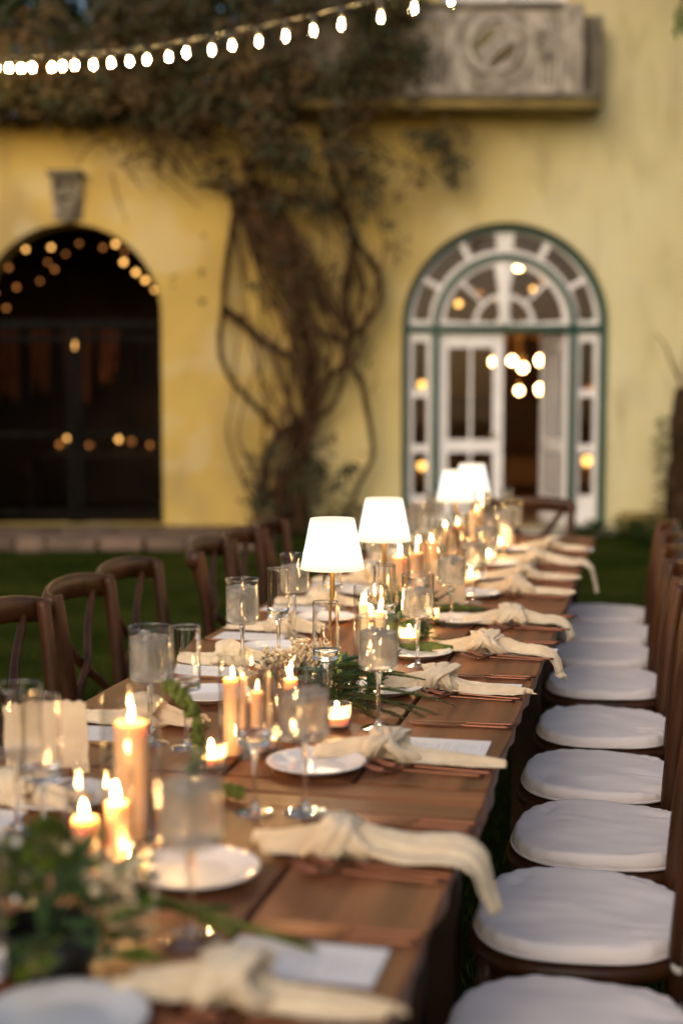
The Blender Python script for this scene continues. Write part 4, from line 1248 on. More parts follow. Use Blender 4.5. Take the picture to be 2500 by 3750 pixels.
wn2 = nd(mm, 'ShaderNodeTexWhiteNoise', noise_dimensions='1D'); mm.node_tree.links.new(fl2.outputs[0], wn2.inputs['W'])
wl2 = nd(mm, 'ShaderNodeMapRange'); wl2.inputs[3].default_value = -.004; wl2.inputs[4].default_value = .036; mm.node_tree.links.new(wn2.outputs[0], wl2.inputs[0])
l2 = nd(mm, 'ShaderNodeMath', operation='LESS_THAN'); mm.node_tree.links.new(ab.outputs[0], l2.inputs[0]); mm.node_tree.links.new(wl2.outputs[0], l2.inputs[1])
nzz = nd(mm, 'ShaderNodeTexNoise'); nzz.inputs['Scale'].default_value = 420; mm.node_tree.links.new(tc.outputs['Object'], nzz.inputs['Vector'])
g3 = nd(mm, 'ShaderNodeMath', operation='GREATER_THAN'); g3.inputs[1].default_value = .45; mm.node_tree.links.new(nzz.outputs['Fac'], g3.inputs[0])
mu1 = nd(mm, 'ShaderNodeMath', operation='MULTIPLY'); mm.node_tree.links.new(lt.outputs[0], mu1.inputs[0]); mm.node_tree.links.new(l2.outputs[0], mu1.inputs[1])
mu2 = nd(mm, 'ShaderNodeMath', operation='MULTIPLY'); mm.node_tree.links.new(mu1.outputs[0], mu2.inputs[0]); mm.node_tree.links.new(g3.outputs[0], mu2.inputs[1])
mxx = nd(mm, 'ShaderNodeMix', data_type='RGBA'); mm.node_tree.links.new(mu2.outputs[0], mxx.inputs[0]); mxx.inputs[6].default_value = (.80, .77, .76, 1); mxx.inputs[7].default_value = (.52, .49, .47, 1)
mm.node_tree.links.new(mxx.outputs[2], mm.node_tree.nodes['Principled BSDF'].inputs['Base Color'])
card_m = MB().add(box(0, 0, .0012, .20, .115, .0016)).mesh('menu_card', MT['menu_print'], False)
def menu_card(loc, rz, label):
    return tag(link('menu_card', card_m, None, loc, (0, 0, rz)), label, 'menu', 'menu cards')

# knotted linen napkin, local +x runs to the table's edge, edge at x = xe
def napkin(loc, rz, label, seed, xe, drop=0.0, tail=.22, fan=.12):
    if drop == 0: tail = min(tail, xe + .004)
    t = thing('knotted_napkin', label, 'napkin', loc, rz, 'knotted linen napkins')
    rg = random.Random(seed)
    p1, p2, p3 = rg.uniform(0, 6), rg.uniform(0, 6), rg.uniform(0, 6)
    sway = rg.uniform(-.018, .018)
    path = [Vector((-.01, 0, .026)), Vector((.04, sway * .2, .021)), Vector((.10, sway * .6, .015)), Vector((.16, sway * 1.1, .011))]
    if drop > 0:
        path = [p for p in path if p.x < xe - .03]
        path += [Vector((xe - .015, sway * 1.3, .016)), Vector((xe + .016, sway * 1.5, .004)), Vector((xe + .030, sway * 1.6, -.035)), Vector((xe + .046, sway * 1.8 - .008, -drop))]
    else:
        path += [Vector((tail, sway * 1.5, .007))]
    N = 44
    C = catmull(path, N)
    def sheet(fn, nu, nv, th=.0016):
        """gathered cloth: a pleated sheet with a real thickness"""
        g = [[fn(i / nu, k / nv) for k in range(nv + 1)] for i in range(nu + 1)]
        v = []; f = []
        for i in range(nu + 1):
            for k in range(nv + 1):
                p = g[i][k]
                tu = g[min(i + 1, nu)][k] - g[max(i - 1, 0)][k]; tv = g[i][min(k + 1, nv)] - g[i][max(k - 1, 0)]
                nn = tu.cross(tv)
                nn = nn.normalized() if nn.length > 1e-9 else Vector((0, 0, 1))
                v.append(tuple(p + nn * th / 2)); v.append(tuple(p - nn * th / 2))
        w = nv + 1
        ix = lambda i, k, s: (i * w + k) * 2 + s
        for i in range(nu):
            for k in range(nv):
                f.append((ix(i, k, 0), ix(i + 1, k, 0), ix(i + 1, k + 1, 0), ix(i, k + 1, 0)))
                f.append((ix(i, k, 1), ix(i, k + 1, 1), ix(i + 1, k + 1, 1), ix(i + 1, k, 1)))
        for i in range(nu):
            f.append((ix(i, 0, 0), ix(i, 0, 1), ix(i + 1, 0, 1), ix(i + 1, 0, 0)))
            f.append((ix(i, nv, 0), ix(i + 1, nv, 0), ix(i + 1, nv, 1), ix(i, nv, 1)))
        for k in range(nv):
            f.append((ix(0, k, 0), ix(0, k + 1, 0), ix(0, k + 1, 1), ix(0, k, 1)))
            f.append((ix(nu, k, 0), ix(nu, k, 1), ix(nu, k + 1, 1), ix(nu, k + 1, 0)))
        return v, f
    npl = rg.choice((2.5, 3.0, 3.5, 4.0))
    wid = rg.uniform(.054, .074) + (.080 if drop > .06 else .014 if drop > 0 else 0)
    tip = rg.uniform(.25, .8); slant = rg.uniform(-.04, .04)
    skew = rg.uniform(-.02, .02)
    def pleat(u, v, q):
        w_ = npl * v + .10 * math.sin(4 * u + p1 + q) + .35 * mnoise.noise(Vector((u * 3.0, v * 2.2, seed + q)))
        c = abs((w_ % 1.0) * 2 - 1)
        return c * c * (3 - 2 * c)
    def body(u, v):
        x = u * N; i = min(int(x), N - 1); fr_ = x - i
        c = C[i].lerp(C[i + 1], fr_)
        tn = (C[min(i + 2, N)] - C[max(i - 1, 0)]).normalized()
        sd = Vector((0, 1, 0)); sd = (sd - tn * sd.dot(tn)).normalized()
        up = tn.cross(sd)
        if up.z < 0 and abs(up.z) > .2 or up.x < 0 and abs(up.z) <= .2: up = -up
        g = min(1, u * 2.6)
        W = .026 + (wid - .026) * (g * g * (3 - 2 * g)) 
        W *= 1 - tip * max(0, (u - .62) / .38) ** 1.6
        A = .019 - .009 * u
        m_ = 1 - (2 * v - 1) ** 2
        z = .0016 + A * pleat(u, v, 0) * (.45 + .55 * m_) + (.020 * (1 - g) + .015) * m_ * (1 - .5 * u) + .0022 * mnoise.noise(Vector((u * 22, v * 16, seed)))
        ht = c.z if drop == 0 else 0
        base = Vector((c.x, c.y + skew * u * u, 0 if (drop == 0 or u * 1 < 0) else c.z - .010))
        if drop == 0: return base + sd * ((v - .5) * W * (1 + .05 * math.sin(9 * u + p2))) + Vector(((.030 * math.sin(3 * v + p3) + slant * (v - .5)) * max(0, u - .6), 0, z))
        return base + sd * ((v - .5) * W) + up * z
    def clampz(vf):
        v, f = vf
        return [(p[0], p[1], max(p[2], .0012) if p[0] < xe - .002 else p[2]) for p in v], f
    one(clampz(sheet(body, N, 64)), 'tail', MT['linen'], t)
    fy = rg.uniform(-.02, .03)
    fw = rg.uniform(.062, .088)
    def fanf(u, v):
        g = u * u * (3 - 2 * u)
        W = .026 + (fw - .026) * g
        m_ = 1 - (2 * v - 1) ** 2
        z = .0016 + .017 * pleat(u, v, 3) * (.5 + .5 * m_) + (.022 * (1 - g) + .014) * m_ + .0022 * mnoise.noise(Vector((u * 14, v * 16, seed + 5)))
        return Vector((.010 - u * (fan + .01) + .014 * math.sin(2.6 * v * PI + p2) * u ** 3, fy * u + (v - .5) * W, z))
    one(clampz(sheet(fanf, 20, 56)), 'fan_end', MT['linen'], t)
    # the knot: two wrapped bands of cloth
    for q, (tilt, rx, cx) in enumerate(((.5, rg.uniform(.030, .036), .0), (-.6, rg.uniform(.026, .032), rg.uniform(.014, .028)))):
        def kn(u, a, tilt=tilt, rx=rx, cx=cx, q=q):
            b = u * 2 * PI
            cy, cz = math.cos(b), math.sin(b)
            ctr = Vector((cx + tilt * .040 * math.sin(b + .4), rx * cy, .031 + rx * .80 * cz + .003 * math.sin(2 * b + p1)))
            rad = Vector((0, cy, cz * .9))
            fo = 1 + .20 * math.sin(3 * a + p2 + 1.3 * b) + .15 * math.sin(6 * a + p3 - b) + .10 * math.sin(10 * a + p1 + 2 * b)
            return ctr + Vector((1, 0, 0)) * (.023 * math.sin(a) * fo * (1 + .22 * math.sin(b + q + p1))) + rad * (.0115 * math.cos(a) * fo) + Vector((mnoise.noise(Vector((b * .9, q, seed))), mnoise.noise(Vector((b * .9, q + 5, seed))), .6 * mnoise.noise(Vector((b * .9, q + 9, seed))))) * .010
        one(clampz(grid_tube(kn, 44, 48, cap=False)), 'knot', MT['linen'], t)
    return t

# ------------------------------------------------------------------ place settings
setR = [  # s, knot lat, drop over the edge, tail length, card shows
    (1.49, -.47, 0, .23), (2.02, -.46, .075, .2), (2.58, -.50, 0, .235), (3.22, -.49, 0, .235), (3.715, -.44, .05, .2), (4.19, -.425, .03, .2), (4.85, -.47, 0, .235), (5.25, -.48, 0, .24), (5.71, -.47, .10, .2), (6.24, -.45, .0, .22)]
gobR = [(1.10, -.615), (1.66, -.571), (2.225, -.562), (2.83, -.556), (3.51, -.587), (4.14, -.591), (4.62, -.585), (5.10, -.60), (5.6, -.59), (6.1, -.60)]
flR = [(1.25, -.66), (2.205, -.644), (2.96, -.70), (3.63, -.697), (4.18, -.70), (4.72, -.69), (5.2, -.71), (5.68, -.69), (6.12, -.71), (6.68, -.69)]
plR = [(1.39, -.628), (1.886, -.641), (2.495, -.608), (3.18, -.613), (3.64, -.61), (4.20, -.58), (4.76, -.60), (5.20, -.61), (5.62, -.62), (6.15, -.60)]
rg = random.Random(77)
SIDE = 'right side, setting '
for i in range(10):
    s, lat, drop, tail = setR[i]
    o = ORD[i]
    rz = -PH + rg.uniform(-.05, .05) - (.10 if i in (3, 4) else 0)
    napkin(T(s, lat), rz, 'knotted cream linen napkin, ' + SIDE + o, 100 + i, LATR - lat, drop, tail)
    if i in (0, 2, 3, 4, 7, 9):
        menu_card(T(s + (.135 if i == 0 else .125 if i == 2 else .05), lat + (.055 if i == 0 else .09), TZ + .0009), -PH + rg.uniform(-.03, .03), 'white menu card under the napkin, ' + SIDE + o)
    fx = max(lat + .085, plR[i][1] + .224)
    fr = rg.uniform(-.05, .05)
    cutlery('fork', T(s - .055, fx), -PH + fr - .03, 'copper dinner fork beside the napkin, ' + SIDE + o)
    cutlery('fork', T(s - .085, fx - .015), -PH + fr + .05, 'outer copper fork nearer the camera, ' + SIDE + o)
    cutlery('knife', T(s + .165 + (.13 if i == 2 else .05 if i == 0 else 0), fx), -PH + fr, 'copper knife beyond the napkin, ' + SIDE + o)
    cutlery('knife', T(s + .19 + (.13 if i == 2 else .05 if i == 0 else 0), fx + .008), -PH + fr + .04, 'outer copper knife away from the camera, ' + SIDE + o)
    side_plate(T(*plR[i]), 'white side plate, ' + SIDE + o)
    goblet(T(*gobR[i]), 'goblet of iced water, ' + SIDE + o, (2, 0, 0, 0, 2, 0, 2, 0, 1, 2)[i], i)
    flute(T(*flR[i]), 'empty flute glass, ' + SIDE + o)
setL = [(1.55, -1.06), (2.16, -1.04), (2.75, -1.03), (3.42, -1.05), (3.92, -1.05), (4.45, -1.06), (5.02, -1.04), (5.5, -1.06), (6.02, -1.05), (6.5, -1.05)]
gobL = [(1.35, -.97), (2.02, -.985), (2.60, -.976), (3.32, -1.0), (3.86, -1.005), (4.40, -1.0), (4.95, -1.0), (5.45, -1.0), (5.95, -1.0), (6.45, -1.0)]
flL = [(1.5, -.90), (1.93, -.90), (2.585, -.895), (3.50, -.955), (4.02, -.93), (4.55, -.92), (5.1, -.93), (5.6, -.92), (6.1, -.93), (6.6, -.92)]
plL = [(1.62, -.98), (2.19, -.985), (3.02, -.99), (3.62, -1.0), (4.15, -.98), (4.72, -.98), (5.25, -.98), (5.75, -.98), (6.25, -.98), (6.72, -.98)]
SIDE = 'left side, setting '
for i in range(1, 10):
    s, lat = setL[i]
    o = ORD[i - 1] if i < 9 else ORD[9]
    rz = PI - PH + rg.uniform(-.08, .08)
    napkin(T(s, lat), rz, 'knotted cream linen napkin, ' + SIDE + o, 200 + i, lat - LATL, 0, .19, .11)
    menu_card(T(s - .095, lat - .075, TZ + .0009), -PH + rg.uniform(-.05, .05), 'white menu card beside the napkin, ' + SIDE + o)
    cutlery('fork', T(s + .075, lat - .085), PI - PH + rg.uniform(-.05, .05), 'copper dinner fork beside the napkin, ' + SIDE + o)
    cutlery('fork', T(s + .105, lat - .075), PI - PH + rg.uniform(-.05, .05), 'outer copper fork away from the camera, ' + SIDE + o)
    cutlery('knife', T(s - .185, lat - .085), PI - PH + rg.uniform(-.04, .04), 'copper knife nearer the camera, ' + SIDE + o)
    side_plate(T(*plL[i]), 'white side plate, ' + SIDE + o)
    goblet(T(*gobL[i]), ('empty wine goblet, ' if i == 1 else 'goblet of iced water, ') + SIDE + o, None if i == 1 else (2, 1, 1, 1, 0, 1, 2, 0, 1, 0)[i], i + 20)
    flute(T(*flL[i]), 'empty flute glass, ' + SIDE + o)

# ------------------------------------------------------------------ cordless table lamps
sh_v = lathe([(.0555, .388), (.0560, .3895), (.0552, .391), (.02, .3915), (0, .3915)][::-1] + [(.0570, .385), (.0685, .325), (.0805, .266), (.0800, .2645), (.0785, .2655)], 40)
sh_m = MB().add(sh_v).mesh('lamp_shade', MT['shade_light'])
pole_m = MB().add(lathe([(0, .010), (.0075, .010), (.0062, .02), (.0058, .262), (0, .262)], 16)).mesh('pole', MT['brass'])
base_m = MB().add(lathe([(0, 0), (.052, 0), (.0525, .004), (.050, .010), (.012, .014), (0, .014)], 36)).mesh('base', MT['brass'])
und_m = MB().add(lathe([(0, .268), (.0775, .268), (.0775, .272), (0, .272)], 32)).mesh('diffuser', MT['diffuser_light'])
lw = ['white shade table lamp on brass pole, nearest the camera', 'white shade table lamp on brass pole, second from the camera', 'white shade table lamp, left of the far overlapping pair', 'white shade table lamp, right one of the far overlapping pair']
for i, (s, lat) in enumerate([(3.38, -.782), (4.06, -.782), (5.60, -.782), (6.10, -.782)]):
    t = thing('table_lamp', lw[i], 'lamp', T(s, lat), 0, 'cordless table lamps')
    h = link('lamp_shade', sh_m, t); link('diffuser', und_m, h); link('pole', pole_m, t); link('base', base_m, t)

# ------------------------------------------------------------------ candles
flame_m = MB().add(lathe([(0, 0), (.0030, .003), (.0054, .009), (.0058, .014), (.0046, .022), (.0026, .030), (.0010, .037), (0, .040)], 10)).mesh('flame', MT['flame_light'])
wick_m = MB().add(lathe([(0, -.004), (.0012, -.004), (.0010, .008), (0, .009)], 6)).mesh('wick', MT['wick'])
FR = random.Random(2)
def pillar_mesh(r, h, name, mat):
    return MB().add(lathe([(0, 0), (r * .99, 0), (r, .003), (r, h - .006), (r * .97, h - .001), (r * .90, h), (r * .80, h - .003), (r * .55, h - .007), (0, h - .008)], 32)).mesh(name, mat)
_pm = {}
def pillar(loc, r, h, label, mat='wax'):
    k = (r, h, mat)
    if k not in _pm: _pm[k] = pillar_mesh(r, h, 'wax_body', MT[mat])
    t = thing('pillar_candle', label, 'candle', loc, 0, 'pillar candles')
    link('wax_body', _pm[k], t)
    link('wick', wick_m, t, (0, 0, h - .006))
    f = link('flame', flame_m, t, (0, 0, h + .001), (FR.uniform(-.14, .14), FR.uniform(-.14, .14), 0)); q = FR.uniform(.62, .88); f.scale = (q * FR.uniform(.8, .95), q * FR.uniform(.8, .95), q * FR.uniform(.75, 1.1))
    return t
_hm = {}
def hurricane(loc, r, h, label):
    k = (r, h)
    if k not in _hm:
        _hm[k] = MB().add(lathe([(0, .0005), (r - .002, .0005), (r, .003), (r, h - .001), (r - .0008, h), (r - .0018, h), (r - .0026, h - .001), (r - .0026, .006), (r - .006, .004), (0, .004)], 44)).mesh('hurricane_glass', MT['glass'])
    return tag(link('hurricane_glass', _hm[k], None, loc), label, 'glass', 'hurricane glasses round the candles')
vot_g = MB().add(lathe([(0, .0005), (.026, .0005), (.0285, .004), (.0305, .052), (.0298, .0528), (.0285, .052), (.0265, .007), (0, .006)], 56, rib=.018)).mesh('ribbed_cup', MT['ribbed_glass'])
vot_w = MB().add(lathe([(0, .0065), (.0255, .0075), (.0268, .026), (.02, .0255), (0, .025)], 24)).mesh('tealight_wax', MT['cream_wax'])
def votive(loc, label):
    t = thing('votive_candle', label, 'candle', loc, 0, 'ribbed glass votives')
    link('ribbed_cup', vot_g, t); link('tealight_wax', vot_w, t)
    link('wick', wick_m, t, (0, 0, .027))
    f = link('flame', flame_m, t, (0, 0, .033)); f.scale = (.9, .9, .62)
    return t
zc = TZ + .0045
# near cluster
hurricane(T(2.03, -.795), .047, .235, 'tall hurricane glass round the nearest tall pillar candle')
pillar(T(2.03, -.795, zc), .027, .185, 'tall peach pillar candle burning nearest the camera')
hurricane(T(1.83, -.766), .050, .17, 'hurricane glass behind the blurred green bouquet')
pillar(T(1.805, -.778, zc), .018, .100, 'short peach candle behind the blurred bouquet, left of its pair')
pillar(T(1.86, -.752, zc), .016, .108, 'short peach candle behind the blurred bouquet, right of its pair')
votive(T(1.84, -.725), 'ribbed glass votive beside the nearest bouquet')
votive(T(2.60, -.742), 'ribbed glass votive left of the third right goblet')
votive(T(2.815, -.642), 'ribbed glass votive before the evergreen sprigs')
hurricane(T(2.56, -.768), .050, .20, 'hurricane glass holding the peach pillar by the green amaranth')
pillar(T(2.548, -.787, zc), .019, .150, 'taller peach candle of the pair beside the green amaranth')
pillar(T(2.58, -.746, zc), .018, .120, 'shorter peach candle of the pair beside the green amaranth')
votive(T(2.45, -.80), 'ribbed glass votive at the foot of the green amaranth')
hurricane(T(2.70, -.712), .034, .17, 'slim hurricane glass behind the third right goblet')
pillar(T(2.70, -.712, zc), .015, .122, 'slim peach candle behind the third right goblet')
# round the first lamp
hurricane(T(3.56, -.72), .046, .20, 'hurricane glass right behind the nearest lamp')
pillar(T(3.545, -.735, zc), .0135, .150, 'slim cream candle in the glass behind the nearest lamp', 'cream_wax')
pillar(T(3.58, -.70, zc), .0125, .125, 'small cream candle in the glass behind the nearest lamp', 'cream_wax')
votive(T(3.40, -.68), 'ribbed glass votive right of the nearest lamp')
# second and far clusters
far = [(4.28, -.72, .024, .20, 'peach pillar candle under the second lamp shade'), (4.42, -.80, .024, .17, 'peach pillar candle just past the second lamp'),
       (4.70, -.74, .024, .19, 'peach pillar candle between second and third lamps, nearer one'), (4.92, -.82, .022, .15, 'short peach pillar between second and third lamps'),
       (5.20, -.72, .024, .20, 'tall peach pillar before the far lamp pair'), (5.42, -.80, .024, .16, 'short peach pillar before the far lamp pair'),
       (5.82, -.73, .024, .20, 'peach pillar candle between the two far lamps'), (6.28, -.76, .024, .18, 'peach pillar candle behind the farthest lamp'), (6.55, -.80, .024, .20, 'peach pillar candle at the far table end')]
for (s, lat, r, h, lb) in far:
    pillar(T(s, lat, zc), r, h, lb)
    hurricane(T(s, lat), .044, h + .05, 'hurricane glass round the ' + lb)
vw = ['under the second lamp', 'past the second lamp on the left', 'midway between second and third lamps', 'left of the midway pillars', 'before the third lamp on the right', 'before the third lamp on the left', 'between the two far lamps', 'behind the farthest lamp', 'left of the farthest lamp', 'right of the farthest lamp', 'at the far table end', 'at the far end on the right', 'just behind the second lamp', 'close to the fifth right goblet', 'among the moss past the second lamp', 'between the midway pillars', 'close to the seventh right goblet', 'left of the third lamp', 'right of the third lamp', 'behind the third lamp']
for i, (s, lat) in enumerate([(4.16, -.66), (4.52, -.88), (4.60, -.66), (4.84, -.90), (5.06, -.65), (5.34, -.88), (5.70, -.66), (5.94, -.87), (6.20, -.66), (6.40, -.88), (6.64, -.68), (6.50, -.68), (4.14, -.84), (3.80, -.66), (4.46, -.70), (4.80, -.80), (4.98, -.70), (5.52, -.88), (5.50, -.68), (5.68, -.84)]):
    votive(T(s, lat), 'ribbed glass votive ' + vw[i])

# ------------------------------------------------------------------ handmade paper table cards on small blocks
def deckle_card(loc, rz, w, h, label):
    rg = random.Random(int(w * 1000))
    t = thing('table_card', label, 'card', loc, rz, 'handmade paper cards')
    n = 26
    top = [(-w / 2 + w * k / n, h - .10 * h * max(0, 1 - k / n * 2.2) + .010 * mnoise.noise(Vector((k * .9, h, 0))) + .004 * rg.uniform(-1, 1)) for k in range(n + 1)]
    side = [(w / 2 + .002 * rg.uniform(-1, 1), h * k / 8) for k in range(7, -1, -1)]
    sl_ = [(-w / 2 + .002 * rg.uniform(-1, 1), h * k / 8) for k in range(0, 8)]
    one(plate([top + side + sl_], .0025), 'sheet', MT['deckle_paper'], t, (0, -.001, .012), (R(6), 0, 0), smooth=False)
    one(box(0, .002, .010, w * .6, .03, .02, .003), 'block', MT['table_wood'], t)
deckle_card(T(2.33, -1.075), -PH + .12, .155, .135, 'torn edge cream paper card at the left, nearest the camera')
deckle_card(T(4.42, -.645), -PH + .1, .12, .165, 'torn edge cream paper card behind the fourth goblet')

# ------------------------------------------------------------------ flowers and greens down the middle
def sprig(parent, p0, d, L, n, rg, size=.011, sag=.0, mat='evergreen', wid=.42):
    d = Vector(d).normalized()
    p0 = Vector(p0)
    side = d.cross(Vector((0, 0, 1))).normalized()
    bend = rg.uniform(-.12, .12)
    pts = [p0 + d * (L * u) + side * (bend * L * u * u) + Vector((0, 0, sag * L * u * (1 - u) * 2)) for u in (0, .25, .5, .75, 1)]
    one(tube(pts, [.0022, .002, .0012], 5, smooth=10), 'stem', MT['red_stem'], parent)
    m = MB()
    C = catmull(pts, n)
    for k in range(3, n + 1):
        a = k * 2.4
        tdir = (C[min(k + 1, n)] - C[max(k - 1, 0)]).normalized()
        s2 = tdir.cross(Vector((0, 0, 1))).normalized(); u2 = s2.cross(tdir)
        rad = s2 * math.cos(a) + u2 * math.sin(a)
        tp = 1 - .55 * (k / n) ** 3
        m.add(leaf(C[k], rad * .9 + tdir * rg.uniform(.5, 1.1), tdir, size * tp * rg.uniform(.8, 1.3), size * wid * tp))
    return stuff(m.build('needles', MT[mat], parent, smooth=False))

def table_dir(a):                               # angle from the table's right hand side
    v = NV * math.cos(a) + TV * math.sin(a)
    return v

rg = random.Random(31)
ev = thing('evergreen_garland', 'dark evergreen sprigs spreading on the planks right of the nearest lamp', 'greenery', T(3.05, -.70))
for k, (a, L, dz, du) in enumerate([(-.10, .27, .03, 0), (-.25, .24, .02, -.02), (.12, .20, .05, .02), (-.48, .22, .01, -.04), (-.02, .28, .015, -.05), (-.75, .20, .02, -.05), (.5, .16, .05, .04), (1.2, .18, .05, .06), (-.35, .15, .07, .03), (2.6, .15, .05, .02), (.3, .13, .08, .0), (-1.2, .14, .04, -.06), (.8, .14, .08, .05), (1.8, .15, .06, .1)]):
    base = TV * du + Vector((0, 0, dz + .004))
    sprig(ev, base, table_dir(a) + Vector((0, 0, -.10 if dz < .04 else -.02)), L, 190, rg, .0095, .12, 'evergreen', .75)
for k in range(16):                              # upright leafy tufts
    a = rg.uniform(-1.5, 3.5)
    sprig(ev, TV * rg.uniform(-.05, .16) + NV * rg.uniform(-.05, .06) + Vector((0, 0, .004)), table_dir(a) * .7 + Vector((0, 0, rg.uniform(.5, 1.2))), rg.uniform(.07, .12), 46, rg, .020, 0)

bs = thing('blossom_spray', 'spray of tiny cream bell blossoms before the nearest lamp', 'flowers', T(3.22, -.84))
rg = random.Random(5)
for k in range(26):
    a = rg.uniform(0, 6.28)
    e = NV * (rg.uniform(-.10, .13)) + TV * rg.uniform(-.06, .10) + Vector((0, 0, rg.uniform(.045, .10)))
    b0 = Vector((0, 0, .01))
    pts = [b0, (b0 + e) * .5 + Vector((0, 0, .03)), e]
    one(tube(pts, [.0018, .0014, .0008], 5, smooth=8), 'stem', MT['red_stem'], bs)
    m = MB()
    for q in range(30):
        u = rg.uniform(.35, 1)
        p = catmull(pts, 20)[int(u * 20)] + Vector((rg.gauss(0, .010), rg.gauss(0, .010), rg.gauss(-.004, .009)))
        m.add(ball(p, rg.uniform(.0032, .0052), 1, (1, 1, 1.25)))
    stuff(m.build('blossom_cluster', MT['blossom'], bs))
for k in range(26):
    p = NV * rg.uniform(-.09, .10) + TV * rg.uniform(-.05, .08) + Vector((0, 0, rg.uniform(.01, .06)))
    one(leaf((0, 0, 0), (rg.uniform(-1, 1), rg.uniform(-1, 1), rg.uniform(-.1, .8)), (0, 0, 1), rg.uniform(.03, .055), .014), 'leaf', MT['evergreen' if k % 3 else 'red_stem'], bs, p, smooth=False)
for k in range(9):
    one(ball((0, 0, 0), .006, 2), 'berry', MT['berry'], bs, NV * rg.uniform(-.12, .12) + TV * rg.uniform(-.10, .05) + Vector((0, 0, rg.uniform(.012, .05))))

def moss_mound(loc, sx, sy, h, label, seed):
    t = thing('moss_mound', label, 'moss', loc, -PH, 'moss mounds along the table')
    v, f = ball((0, 0, 0), 1, 4)
    v = [((p[0] * sx) * (1 + .25 * mnoise.noise(Vector(p) * 2 + Vector((seed, 0, 0)))), p[1] * sy * (1 + .25 * mnoise.noise(Vector(p) * 2.3 + Vector((0, seed, 0)))), max(.001, p[2] * h * (1 + .4 * mnoise.noise(Vector(p) * 3 + Vector((seed, 4, 0)))))) for p in v]
    one((v, f), 'mound', MT['moss'], t)
    rg = random.Random(seed)
    m = MB()
    for k in range(900):
        q = rg.choice(v)
        m.add(leaf(q, (q[0] / sx + rg.uniform(-.6, .6), q[1] / sy + rg.uniform(-.6, .6), .6 + rg.random()), (rg.uniform(-1, 1), rg.uniform(-1, 1), .3), rg.uniform(.008, .018), .005))
    stuff(m.build('tufts', MT['evergreen'], t, smooth=False))
moss_mound(T(3.36, -.80), .07, .12, .045, 'mossy mound round the foot of the nearest lamp', 3)
moss_mound(T(3.95, -.72), .08, .17, .060, 'mossy mound between the two nearest lamps', 5)
moss_mound(T(4.62, -.78), .07, .20, .055, 'mossy mound past the second lamp', 7)
moss_mound(T(5.45, -.78), .07, .22, .055, 'mossy mound before the far lamp pair', 9)
rg = random.Random(51)
e2 = thing('evergreen_garland', 'evergreen sprigs trailing between the two nearest lamps', 'greenery', T(3.98, -.72))
for k in range(18):
    a = rg.uniform(-1.2, 2.2)
    sprig(e2, TV * rg.uniform(-.15, .2) + NV * rg.uniform(-.04, .04) + Vector((0, 0, rg.uniform(.02, .06))), table_dir(a) + Vector((0, 0, rg.uniform(-.15, .9))), rg.uniform(.10, .19), 60, rg, .017, .05)
for (dx, dy, L) in ((.03, .42, .17), (.05, -.28, .20)):
    one(tube([NV * dx + TV * dy + Vector((0, 0, .012)), NV * (dx + L * .5) + TV * (dy - .01) + Vector((0, 0, .018)), NV * (dx + L) + TV * (dy + .02) + Vector((0, 0, .010))], [.010, .013, .007], 8, smooth=14, rough=.5, seed=3), 'moss_twig', MT['moss'], e2)
e3 = thing('evergreen_garland', 'evergreen sprigs trailing before the far lamp pair', 'greenery', T(5.0, -.77))
for k in range(16):
    a = rg.uniform(-3, 3)
    sprig(e3, TV * rg.uniform(-.3, .5) + NV * rg.uniform(-.04, .04) + Vector((0, 0, rg.uniform(.02, .06))), table_dir(a) + Vector((0, 0, rg.uniform(.0, 1.0))), rg.uniform(.10, .2), 40, rg, .022, .05)

# hanging green amaranth in a small dark vase
def catkin(parent, pts, r, seed, n=240):
    rg = random.Random(seed)
    C = catmull(pts, 80)
    m = MB()
    k = 0
    while k < 80:                               # knobs strung along the stem, each a cluster of beads
        c = C[k] + Vector((rg.gauss(0, r * .25), rg.gauss(0, r * .25), rg.gauss(0, r * .2)))
        rr = r * rg.uniform(.75, 1.25)
        for _ in range(26):
            d = Vector((rg.gauss(0, 1), rg.gauss(0, 1), rg.gauss(0, 1))).normalized()
            m.add(ball(c + d * (rr * .72), rr * rg.uniform(.26, .40), 1))
        k += rg.randint(5, 8)
    one(tube(pts, r * .55, 8, smooth=40, rough=.6, seed=seed), 'core', MT['amaranth'], parent)
    stuff(m.build('catkin', MT['amaranth'], parent))
am = thing('green_amaranth', 'drooping knobbly green amaranth stem among the candles', 'flowers', T(2.36, -.80))
catkin(am, [Vector((-.055, .02, .175)), Vector((-.038, .01, .172)), Vector((-.014, 0, .152)), Vector((.002, 0, .12)), Vector((.008, 0, .08)), Vector((.004, 0, .045)), Vector((-.006, 0, .018))], .0145, 4, 300)
one(tube([Vector((.012, .01, .0)), Vector((.016, .01, .06)), Vector((.0, .005, .13)), Vector((-.03, .01, .168))], [.003, .0025, .002], 6, smooth=12), 'stem', MT['evergreen'], am)
am2 = thing('green_amaranth', 'short green amaranth lying by the second right goblet foot', 'flowers', T(2.28, -.72))
catkin(am2, [Vector((-.10, 0, .015)), Vector((-.05, .01, .022)), Vector((0, 0, .018)), Vector((.03, -.02, .014))], .011, 6, 150)

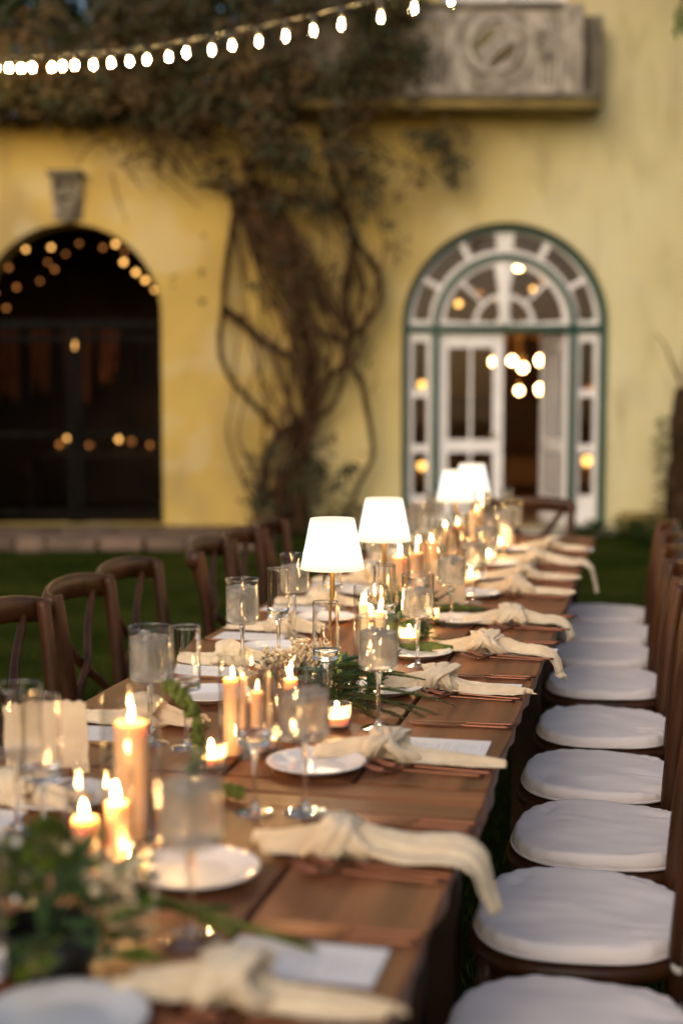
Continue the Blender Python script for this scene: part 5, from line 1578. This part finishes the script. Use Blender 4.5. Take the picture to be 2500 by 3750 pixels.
# near bouquet, far out of focus
bq = thing('green_bouquet', 'green bouquet with white blooms in a dark vase, nearest the camera', 'bouquet', T(1.53, -.715))
one(lathe([(0, 0), (.050, 0), (.062, .015), (.068, .04), (.064, .058), (.058, .062), (.056, .060), (.060, .045), (.058, .02), (0, .01)], 30), 'vase', MT['black_vase'], bq)
rg = random.Random(17)
for k in range(52):
    a = rg.uniform(0, 6.28); r = rg.uniform(.02, .095)
    z = rg.uniform(.03, .135) * (1 - r * 3)
    d = Vector((math.cos(a), math.sin(a), rg.uniform(-.5, .9)))
    one(leaf((0, 0, 0), d, (rg.uniform(-.3, .3), rg.uniform(-.3, .3), 1), rg.uniform(.05, .10), rg.uniform(.028, .05)), 'leaf', MT['broad_leaf' if k % 3 else 'evergreen'], bq, (r * math.cos(a), r * math.sin(a), z), smooth=False)
for k, (x, y, z, r) in enumerate([(.0, .03, .150, .036), (-.055, .02, .125, .030)]):      # fuzzy round green blooms
    m = MB()
    for q in range(420):
        d = Vector((rg.gauss(0, 1), rg.gauss(0, 1), rg.gauss(0, 1))).normalized()
        m.add(leaf(d * (r * .55), d + Vector((rg.uniform(-.5, .5), rg.uniform(-.5, .5), rg.uniform(-.5, .5))), (0, 0, 1), r * rg.uniform(.4, .62), r * .16))
    stuff(m.build('green_bloom', MT['broad_leaf'], bq, (x, y, z), smooth=False))
for k, (x, y, z, n) in enumerate([(-.085, .04, .17, 40), (-.07, .09, .13, 40), (.075, .03, .165, 46), (.095, .02, .115, 50), (-.095, .0, .12, 30), (.085, .05, .07, 40)]):
    m = MB()
    for q in range(n):
        m.add(ball((rg.gauss(0, .018), rg.gauss(0, .018), rg.gauss(0, .018)), rg.uniform(.005, .009), 1))
    stuff(m.build('bloom_cluster', MT['white_bloom' if x < 0 else 'blossom'], bq, (x, y, z * .72)))
for k in range(14):
    a = rg.uniform(0, 6.28); r = rg.uniform(.02, .09)
    one(tube([(.01 * math.cos(a), .01 * math.sin(a), .02), (r * .4 * math.cos(a), r * .4 * math.sin(a), .1), (r * math.cos(a), r * math.sin(a), rg.uniform(.12, .19))], [.0025, .002, .0012], 5, smooth=8), 'stem', MT['evergreen'], bq)
for (a0, a1, z1) in (((.06, .16), (.20, .145), .008), ((.06, .16), (.31, .12), .008), ((.05, .12), (.17, .22), .012)):
    one(tube([NV * .03 + TV * .08 + Vector((0, 0, .07)), NV * a0[0] + TV * a0[1] + Vector((0, 0, .045)), NV * a1[0] + TV * a1[1] + Vector((0, 0, z1))], [.005, .0055, .0045], 7, smooth=14), 'trailing_stem', MT['amaranth'], bq)
